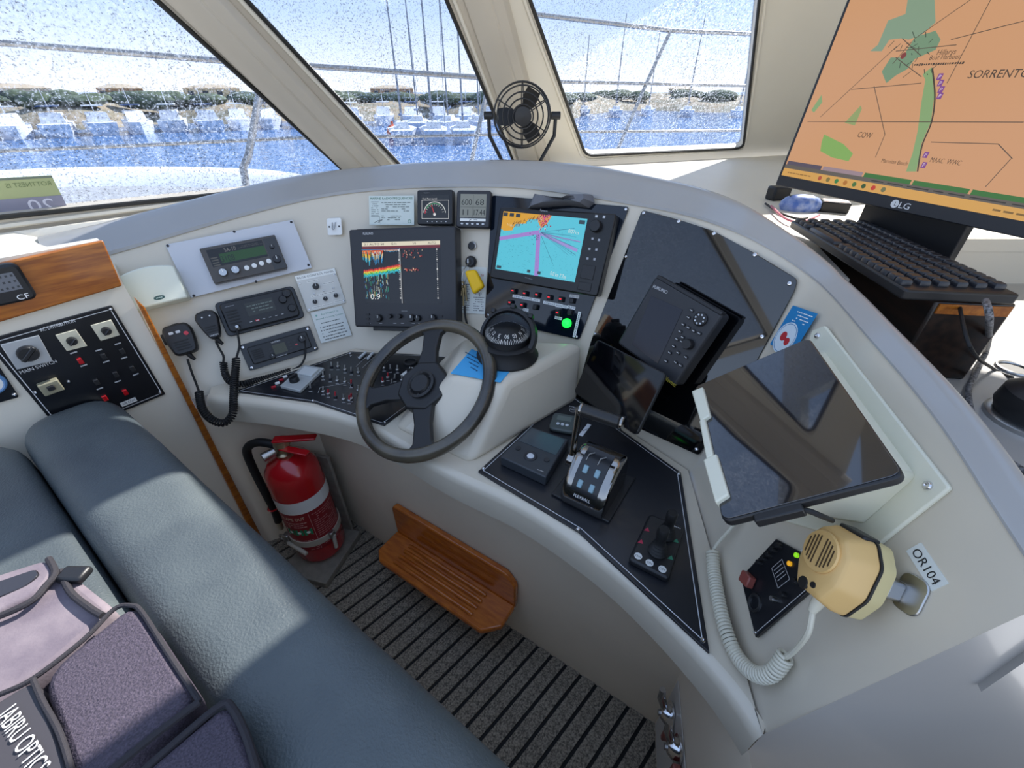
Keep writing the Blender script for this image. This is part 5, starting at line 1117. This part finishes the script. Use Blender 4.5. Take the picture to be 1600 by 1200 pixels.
cs = spline([Vector((*d.loc(*q), 0)) for q in ((1457, 106), (1461, 150), (1456, 190), (1441, 228), (1434, 268))], 6); pr.path([tuple(p)[:2] for p in cs], .0025, '#4a3c28')
rnd = random.Random(9)
for i in range(110):
    x, y = rnd.uniform(1262, 1440), rnd.uniform(90, 262)
    if 800 + (y - 0) * 0 + (1325 - 1211) * (1 - y / 289) + 1222 < x: pr.disc(d.loc(x, y), .0011, '#6a5440', 5)
for i in range(24): p = d.loc(rnd.uniform(1395, 1460), rnd.uniform(55, 115)); pr.line(p, (p[0] + rnd.uniform(-.01, .01), p[1] + rnd.uniform(-.012, .012)), .0011, '#3f4a38')
pr.disc(d.loc(1412, 87), .005, '#8a3a30'); pr.text(d.loc(1561, 115), 'SORRENTO', .0115, '#4a3a2a', width=.085); pr.text(d.loc(1480, 81), 'Hillarys', .008, '#4a3a2a', width=.03); pr.text(d.loc(1477, 89), 'Boat Harbour', .007, '#4a3a2a', width=.05); scrib(pr, d.loc(1465, 100), .08, .005, '#4a3a2a'); pr.text(d.loc(1478, 252), 'MAAC  WWC', .008, '#5a4632', width=.05)
pr.text(d.loc(1398, 253), 'Marmion Beach', .007, '#5a4632', width=.05); pr.text(d.loc(1352, 211), 'COW', .010, '#5a4632', width=.03)
for x, y in ((1469, 120), (1470, 130), (1471, 140), (1469, 150), (1447, 242), (1444, 258)): p = d.loc(x, y); pr.rect(p[0] - .004, p[1] - .005, p[0] + .004, p[1] + .005, '#8a4a98'); pr.text(p, 'P', .006, '#f0d8f0')
yb = y0 + .017; pr.rect(x0, y0, x1, yb, '#e8b05a'); pr.rect(x0, yb, x1, yb + .008, '#6a6258'); fine_print(pr, x0 + .22, yb + .001, x1 - .05, yb + .007, 1, '#3a342c')
for i, c in enumerate(('#5c5262', '#a89098', '#3f7a34', '#3f7a34', '#3f7a34')): pr.rect(x0 + .004 + .098 * i, yb + .008, x0 + .098 * (i + 1), yb + .016, c)
for i, c in enumerate(('#c05a3a', '#8a7a40', '#3f8a4a', '#c07a2a', '#4f7a3a', '#3a5a2a', '#d03a28', '#7a7a50')): pr.disc((x0 + .105 + i * .021, y0 + .0085), .0048, c, 10)
fine_print(pr, x0 + .015, y0 + .005, x0 + .08, y0 + .012, 1, '#a0763a'); fine_print(pr, x1 - .16, y0 + .004, x1 - .01, y0 + .013, 1, '#8a6a34'); pr.build('screen', d.o, M_SCREEN)
pr = Print(d.d + .0005); p = (0.0, -H_ / 2 + .012); pr.disc((p[0] - .013, p[1]), .0075, '#d8dadc', 20); pr.line((p[0] - .013, p[1] + .004), (p[0] - .013, p[1] - .003), .0012, '#55585c'); pr.line((p[0] - .013, p[1] - .003), (p[0] - .009, p[1] - .003), .0012, '#55585c'); pr.text((p[0] + .006, p[1]), 'LG', .011, '#e4e6e8', width=.020); pr.build('logo', d.o)
sh0 = d.I @ Vector((mc.x, mc.y, 1.35 + SHZ + .001)); M3 = d.M.to_3x3().inverted()
G().loft([[d.I @ (mc + mu * a + mn * b + Vector((0, 0, z))) for a, b in ((-.10, -.05), (.10, -.05), (.10, -.028), (-.10, -.028))] for z in (-(mc.z - 1.35 - SHZ) + .014, .05)]).build('stand_neck', BLK, d.o, .003)
ft_ = [Vector((mc.x, mc.y, 0)) + mu * a + Vector((mn.x, mn.y, 0)) * b for a, b in ((-.15, -.14), (.15, -.14), (.15, .06), (-.15, .06))]
G().loft([[d.I @ Vector((p.x, p.y, 1.35 + SHZ + z)) for p in ft_] for z in (.001, .014)]).build('stand_foot', BLK, d.o, .004)

KZ = -.262; PK = PL(V(0, 0, KZ), Vector((0, 0, 1)))
kc = ((1345, 345), (1596, 452), (1412, 462), (1240, 346))
d = Dev('keyboard', 'black computer keyboard below the monitor on the coaming edge', 'keyboard', PK, kc, .016)
kw, kh = min(d.w, .45), min(d.h, .155)
plate(d, 'case', mat('keyboard_black', '#1a1b1e', .35), .003, .006, w_=kw, h_=kh)
key_me = {}
def key(x, y, w2):
    k = round(w2, 3)
    if k not in key_me:
        o = G().loft([[(a, b, z) for a, b in rrect(w2 * s, .0165 * s, .002, 2)] for s, z in ((1, 0), (.96, .005), (.82, .0075))]).build('key', mat('keycap', '#22242a', .3), d.o); key_me[k] = o.data
    else: o = bpy.data.objects.new('key', key_me[k]); col.objects.link(o); o.parent = d.o
    o.location = (x, y, d.d)
cols = int((kw - .02) / .0195); rows = 6
for r in range(rows):
    y = kh / 2 - .014 - r * (kh - .026) / (rows - 1) * 1.0
    if r == rows - 1:
        for c in (0, 1, 2): key(-kw / 2 + .018 + c * .0215, y, .0185)
        key(-kw / 2 + .135, y, .105)
        for c in range(10, cols): key(-kw / 2 + .0185 + c * .0195, y, .0172)
    else:
        for c in range(cols): key(-kw / 2 + .0185 + c * .0195 + (0 if c > 14 else (r % 3) * .0), y, .0172)
ux = d.M.to_3x3() @ Vector((1, 0, 0)); uy = d.M.to_3x3() @ Vector((0, 1, 0)); kcn = d.M.translation
G().tube(spline([d.I @ p for p in (d.M @ Vector((kw / 2 - .07, kh / 2 - .03, -.004)), at(1515, 540, .60), onz(1550, 575, SHZ + .006), onz(1582, 590, SHZ + .004))], 6), .0025, 8).build('cord', RUB, d.o)
cb_ = Vector((kcn.x, kcn.y, 1.35 + SHZ)) + ux * .02 + uy * .035
bxx = thing('equipment_case', 'dark timber-fronted case supporting the keyboard on the shelf', 'case', fr(cb_, ux, Vector((0, 0, 1))))
hh = (KZ - SHZ) - .002
G().box(0, 0, hh / 2, .36, .11, hh).build('case_body', mat('dark_case', '#17120f', .3, hex2='#2f2018', vscale=10, stretch=(1, 8, 8)), bxx, .004); G().box(.181, 0, hh - .012, .003, .10, .016).build('timber_edge', TIM, bxx)
# mouse and bits at the far end of the shelf
PDS = PL(V(0, 0, -.288), Vector((0, 0, 1)))
p = PDS.hit(1248, 328); ms = thing('computer_mouse', 'blue patterned computer mouse lying left of the monitor foot', 'mouse', fr(p, Vector((1, -.2, 0)), Vector((0, 0, 1))))
g = G(); g.loft([[(.056 * math.cos(a) * k, .033 * math.sin(a) * k, z) for a in [2 * math.pi * q / 24 for q in range(24)]] for k, z in ((.9, 0), (1, .010), (.96, .022), (.78, .033), (.45, .040), (.1, .042))]); g.build('shell', mat('blue_shell', '#4f72c0', .35, hex2='#9fb0d8', vscale=60), ms)
G().box(-.03, 0, .034, .014, .006, .008).build('wheel', BLK, ms, .002)
p = PDS.hit(1213, 312); rc = thing('radio_charger', 'small black charger with cable beside the blue mouse', 'charger', fr(p, Vector((1, .2, 0)), Vector((0, 0, 1))))
G().box(0, 0, .02, .06, .04, .04).build('housing', BLK, rc, .006); G().tube(spline([(.02, 0, .04), (.045, .01, .055), (.06, 0, .045), (.05, -.015, .035), (.03, -.01, .04)], 6, True), .004, 8).build('cable_loop', RUB, rc)
cbl = [[(1196, 318), (1214, 330), (1232, 338), (1250, 342), (1262, 340)], [(1205, 322), (1225, 340), (1245, 347), (1262, 344), (1280, 336)]]
for i, L in enumerate(cbl):
    pp = [PDS.hit(*q, .006 + i * .005) for q in L]; o = thing('loose_cable', ('thin black cable lying in front of the blue mouse', 'pink cable looping beside the blue mouse')[i], 'cable', Matrix.Translation(pp[0])); G().tube([p - pp[0] for p in spline(pp, 6)], .003, 8).build('lead', (RUB, mat('pink_lead', '#c06a78', .5))[i], o)
p = PDS.hit(1300, 330); o = thing('small_box', 'small dark box with pale top between mouse and monitor', 'box', fr(p, Vector((.9, -.4, 0)), Vector((0, 0, 1)))); G().box(0, 0, .014, .07, .05, .028).build('carton', BLK, o, .003); G().box(0, 0, .0286, .06, .042, .001).build('lid', mat('pink_card', '#d8b8ae', .6), o)
# braided cable and base on the near shelf
pp = [at(1540, 470, .60), at(1546, 500, .585)] + [onz(*q, SHZ + .008) for q in ((1541, 548), (1522, 588), (1513, 615), (1524, 662), (1560, 708), (1600, 736), (1650, 770))]
o = thing('braided_cable', 'black and white braided cable curving across the grey shelf', 'cable', Matrix.Translation(pp[1])); G().tube([p - pp[1] for p in spline(pp, 8)], .0042, 10).build('sleeve', mat('braid', '#2a2a2c', .6, hex2='#8d8d90', vscale=260), o)
p = onz(1612, 660, SHZ); o = thing('handset_cradle', 'black rounded desk cradle at the right picture edge', 'cradle', Matrix.Translation(p)); G().lathe([(.055, 0), (.055, .006), (.048, .010)], n=28).build('foot_ring', STL, o); G().lathe([(.046, .008), (.052, .022), (.050, .045), (.034, .058), (.030, .085), (.0001, .09)], n=28).build('body', BLK, o)
p = onz(1583, 577, SHZ); o = thing('cable_grommet', 'round steel cable grommet set into the grey shelf', 'grommet', Matrix.Translation(p)); G().torus((0, 0, .002), .022, .003, 28, 8).build('rim', STL, o); G().lathe([(.02, 0), (.02, .0012), (.0001, .0012)], n=20).build('hole', RUB, o)

# ================================================================ outside: deck edge, rails, water, marina
WZ = 1.35 - 4.5
wm = mat('harbour_water', '#3f6fa8', .12, bump=1.0, bscale=1.2); 
for n__ in wm.node_tree.nodes:
    if n__.type == 'BUMP': n__.inputs['Distance'].default_value = .25; n__.inputs['Strength'].default_value = .6
water = tag(G().add([(-900, 4, WZ), (900, 4, WZ), (900, 1100, WZ), (-900, 1100, WZ)], [(0, 1, 2, 3)]).build('floor_water', wm), 'blue rippled harbour water outside the windows', None, kind='structure'); water.name = 'water'
fd = thing('foredeck', 'white rounded foredeck edge outside the left window', 'deck', Matrix.Translation((-2.6, 2.6, -.1)))
DKW = mat('deck_white', '#e8eaee', .4); ed = [onz(x, y, -.62) - Vector((-2.6, 2.6, -.1)) for x, y in ((-500, 300), (-200, 285), (0, 268), (150, 262), (300, 262), (430, 268), (520, 285))]
ed = spline(ed, 6); G().loft([[p + Vector((0, 0, -.5)), p + Vector((0, 0, -.05)), p + Vector((.02, -.03, .0)), p + Vector((.05, -.09, .02)), p + Vector((.10, -.26, -.01)), p + Vector((.14, -.40, -.10))] for p in ed], closed=False).build('toe_rail', DKW, fd)
dk = [ed[0] + Vector((.1, -.38, -.1))] + [p + Vector((.13, -.38, -.1)) for p in ed] + [Vector((2.2, -.7, .82 - .1)), Vector((-.8, -1.6, .72))]
RAILM = mat('rail_steel', '#b4aea6', .3, .7)
rails = thing('bow_rail', 'stainless guard rails running round the bow outside the windows', 'rail', Matrix.Translation((0, 3, 1)))
ro_ = Vector((0, 3, 1))
def rl(px, t, r, nm): G().tube([at(x, y, k) - ro_ for (x, y), k in zip(px, t)], r, 10).build(nm, RAILM, rails)
rl(((-300, 40), (0, 67), (190, 82), (345, 95), (560, 108), (765, 122)), (2.3, 2.4, 2.5, 2.6, 2.8, 3.0), .016, 'top_rail')
rl(((-300, 252), (0, 236), (200, 228), (480, 215), (640, 213), (800, 210), (910, 206), (1165, 204), (1300, 204)), (2.3, 2.5, 2.6, 2.75, 2.9, 3.1, 3.2, 3.5, 3.6), .010, 'lower_rail')
rl(((700, -10), (830, 22), (1050, 48), (1172, 53), (1300, 58)), (2.9, 3.0, 3.2, 3.35, 3.5), .015, 'top_rail'); rl(((765, 122), (880, 128), (1020, 131), (1168, 134), (1300, 136)), (3.0, 3.05, 3.2, 3.4, 3.5), .010, 'middle_rail')
rl(((405, 148), (396, 200), (388, 245), (380, 262), (387, 305)), (2.65, 2.62, 2.6, 2.6, 2.6), .022, 'stanchion'); rl(((1048, 48), (1010, 130), (958, 250)), (3.2, 3.2, 3.2), .013, 'stanchion'); rl(((765, 122), (735, 260)), (3.0, 2.9), .014, 'stanchion')

# far shore
rs = random.Random(21)
def shore_pt(ang, dist, z): a = math.radians(ang); return Vector((math.sin(a) * dist, math.cos(a) * dist, z))
SH = tag(thing('shore', None, None), kind='structure')
LAND = mat('sandy_bank', '#a5937a', .9, hex2='#7d7a68', vscale=.25); ring = []
for i in range(81):
    a = -62 + 110 * i / 80; D = 93 + 4 * math.sin(i * .7) + (40 if a > 8 else 0) * min(1, max(0, (a - 4) / 8)); h = 2.6 + .5 * math.sin(i * .9)
    ring.append([shore_pt(a, D, WZ - .2), shore_pt(a, D + 3, WZ + 1.2), shore_pt(a, D + 14, WZ + h), shore_pt(a, D + 60, WZ + h + .6), shore_pt(a, D + 60, WZ - 1)])
G().loft(ring, closed=False).build('bank', LAND, SH)
TREE = mat('bush_green', '#5c6a50', .9, hex2='#3f4a3a', vscale=.8)
def blob(g, c, r, seed):
    n = 10; m = 6
    g.loft([[c + Vector((math.cos(2 * math.pi * q / n) * math.sin(math.pi * j / m) * r.x, math.sin(2 * math.pi * q / n) * math.sin(math.pi * j / m) * r.y, -math.cos(math.pi * j / m) * r.z)) * 1 + Vector((noise.noise(Vector((q, j, seed))) * .35 * r.x, 0, noise.noise(Vector((q, j, seed + 9))) * .35 * r.z)) for q in range(n)] for j in range(m + 1)])
g = G()
for i in range(70):
    a = rs.uniform(-60, 45); D = rs.uniform(100, 118) + (40 if a > 8 else 0); blob(g, shore_pt(a, D, WZ + 3.1), Vector((rs.uniform(2, 5), 2.4, rs.uniform(.7, 1.5))), i)
tag(g.build('shore_scrub', TREE), 'dark green scrub along the bank across the water', 'scrub', kind='stuff')
HOUSE = [mat('house_cream', '#d8c8a4', .7), mat('house_white', '#dcdcd8', .7), mat('house_tan', '#b89878', .7)]; ROOFM = mat('house_roof', '#b3a48e', .8)
for i, a in enumerate((-51, -44, -37, -30, -22, -13, 18, 30)):
    D = 128 + (40 if a > 8 else 0); p = shore_pt(a, D, WZ + 2.9); o = thing('waterfront_building', '%s building on the far bank, number %d of the row counted from the left' % (('cream', 'white', 'tan')[i % 3], i + 1), 'building', Matrix.Translation(p) @ Matrix.Rotation(-math.radians(a), 4, 'Z'), None)
    o['label'] = ('%s flat waterfront building %s' % (('cream', 'white', 'tan')[i % 3], ('at the far left of the bank', 'second from the left on the bank', 'third from the left on the bank', 'fourth from the left on the bank', 'behind the boats near the left pillar', 'behind the tall masts in the middle window', 'on the bank in the right window, left one', 'on the bank in the right window, right one')[i]))
    wd_ = rs.uniform(7, 11); G().box(0, 0, .9, wd_, 6, 1.8).build('wall', HOUSE[i % 3], o); G().loft([[(x * k, y * k, z) for x, y in ((-wd_ / 2 - .5, -3.5), (wd_ / 2 + .5, -3.5), (wd_ / 2 + .5, 3.5), (-wd_ / 2 - .5, 3.5))] for k, z in ((1, 1.8), (.35, 2.5))]).build('roof', ROOFM, o)
    for k in range(4): G().box(-wd_ / 2 + wd_ * (k + .5) / 4, -3.02, 1.0, 1.0, .06, .8).build('window', mat('far_window', '#3c4652', .2), o)
HW = mat('boat_white', '#e4e6ea', .35); HG = mat('boat_glass', '#2c3440', .15); HB = mat('boat_blue', '#2f4a78', .4)
def motorboat(L):
    t = thing('motor_boat', None, 'boat')
    hull = [(-L / 2, -1.4), (L * .2, -1.5), (L * .42, -.8), (L / 2, 0), (L * .42, .8), (L * .2, 1.5), (-L / 2, 1.4)]
    G().loft([[(x * .92, y * .75, -.3) for x, y in hull], [(x * .97, y * .95, .5) for x, y in hull], [(x, y, 1.3) for x, y in hull]]).build('hull', HW, t)
    G().loft([[(x, y, 1.3) for x, y in ((-L * .3, -1.1), (L * .22, -1.0), (L * .22, 1.0), (-L * .3, 1.1))], [(x, y, 2.3) for x, y in ((-L * .28, -.95), (L * .08, -.9), (L * .08, .9), (-L * .28, .95))]]).build('cabin', HW, t); G().box(-L * .08, 0, 1.85, L * .32, 2.02, .4).build('cabin_window', HG, t)
    G().box(-L * .12, 0, 2.95, L * .26, 1.9, .1).build('bimini', HB if L > 9 else HW, t); G().cyl((-L * .1, 0, 2.3), (-L * .1, 0, 4.6), .05, .03, 6).build('mast', HW, t)
    return t
def sailboat(L):
    t = thing('sailing_yacht', None, 'boat'); hull = [(-L / 2, -1.1), (0, -1.5), (L * .35, -.8), (L / 2, 0), (L * .35, .8), (0, 1.5), (-L / 2, 1.1)]
    G().loft([[(x * .85, y * .6, -.3) for x, y in hull], [(x, y, 1.2) for x, y in hull]]).build('hull', HW, t); G().loft([[(x, y, 1.2) for x, y in ((-L * .2, -.8), (L * .2, -.6), (L * .2, .6), (-L * .2, .8))], [(x * .9, y * .8, 1.75) for x, y in ((-L * .2, -.8), (L * .2, -.6), (L * .2, .6), (-L * .2, .8))]]).build('cabin', HW, t)
    G().cyl((.3, 0, 1.2), (.3, 0, L * 1.35), .10, .07, 8).build('mast', mat('mast_grey', '#8d9096', .4, .5), t); G().cyl((.3, 0, 2.4), (-L * .4, 0, 2.5), .12, .12, 8).build('boom', HB, t); G().cyl((L * .48, 0, 1.2), (.3, 0, L * 1.3), .03, .03, 5).build('forestay', mat('mast_grey', '#8d9096'), t)
    return t
mbs = [motorboat(8), motorboat(10)]; sbs = [sailboat(10), sailboat(12)]; first = set(); ORD = 'first second third fourth fifth sixth seventh eighth ninth tenth eleventh twelfth thirteenth fourteenth fifteenth sixteenth seventeenth eighteenth'.split()
def put(proto, a, D, rot, label, group):
    o = proto if proto.name not in first else copy_tree(proto); first.add(proto.name)
    o.matrix_world = Matrix.Translation(shore_pt(a, D, WZ)) @ Matrix.Rotation(math.radians(rot), 4, 'Z'); tag(o, label, 'boat', group)
def rad(a): return 90 - a + rs.uniform(-5, 5) + rs.choice((0, 180))      # bow or stern towards us, side by side in their berths
for i in range(15): a = -56 + i * 2.75; put(mbs[i % 2], a, 80 + rs.uniform(-1.5, 1.5), rad(a), ORD[i] + ' white motor boat from the left in the marina row outside the left window', 'motor boats in the left marina row')
for i in range(6): a = -14.2 + i * 3.0; put(mbs[i % 2], a, 81 + rs.uniform(-1, 1), rad(a), ORD[i] + ' white motor boat from the left among the masts in the middle window', 'motor boats in the middle window')
for i, a in enumerate((-12.4, -10.6, -9, -7.2, -5.6, -3.8)): put(sbs[i % 2], a, (54, 67)[i % 2], rad(a), ORD[i] + ' tall bare-masted yacht from the left across the water in the middle window', 'yachts in the middle window')
for i, a in enumerate((8, 11.5, 15, 19, 24)): put(sbs[i % 2], a, 108 + rs.uniform(-3, 3), rad(a), ORD[i] + ' distant bare-masted yacht from the left in the right window', 'yachts in the right window')
p = onz(612, 215, -4.5); o = thing('mooring_buoy', 'orange mooring buoy floating low in the middle window', 'buoy', Matrix.Translation(onz(615, 214, -4.4))); G().lathe([(.3, -.2), (.6, .1), (.7, .5), (.5, 1.0), (.15, 1.2), (.12, 1.5), (.0001, 1.55)], n=16).build('float', mat('buoy_orange', '#d8603a', .5), o)
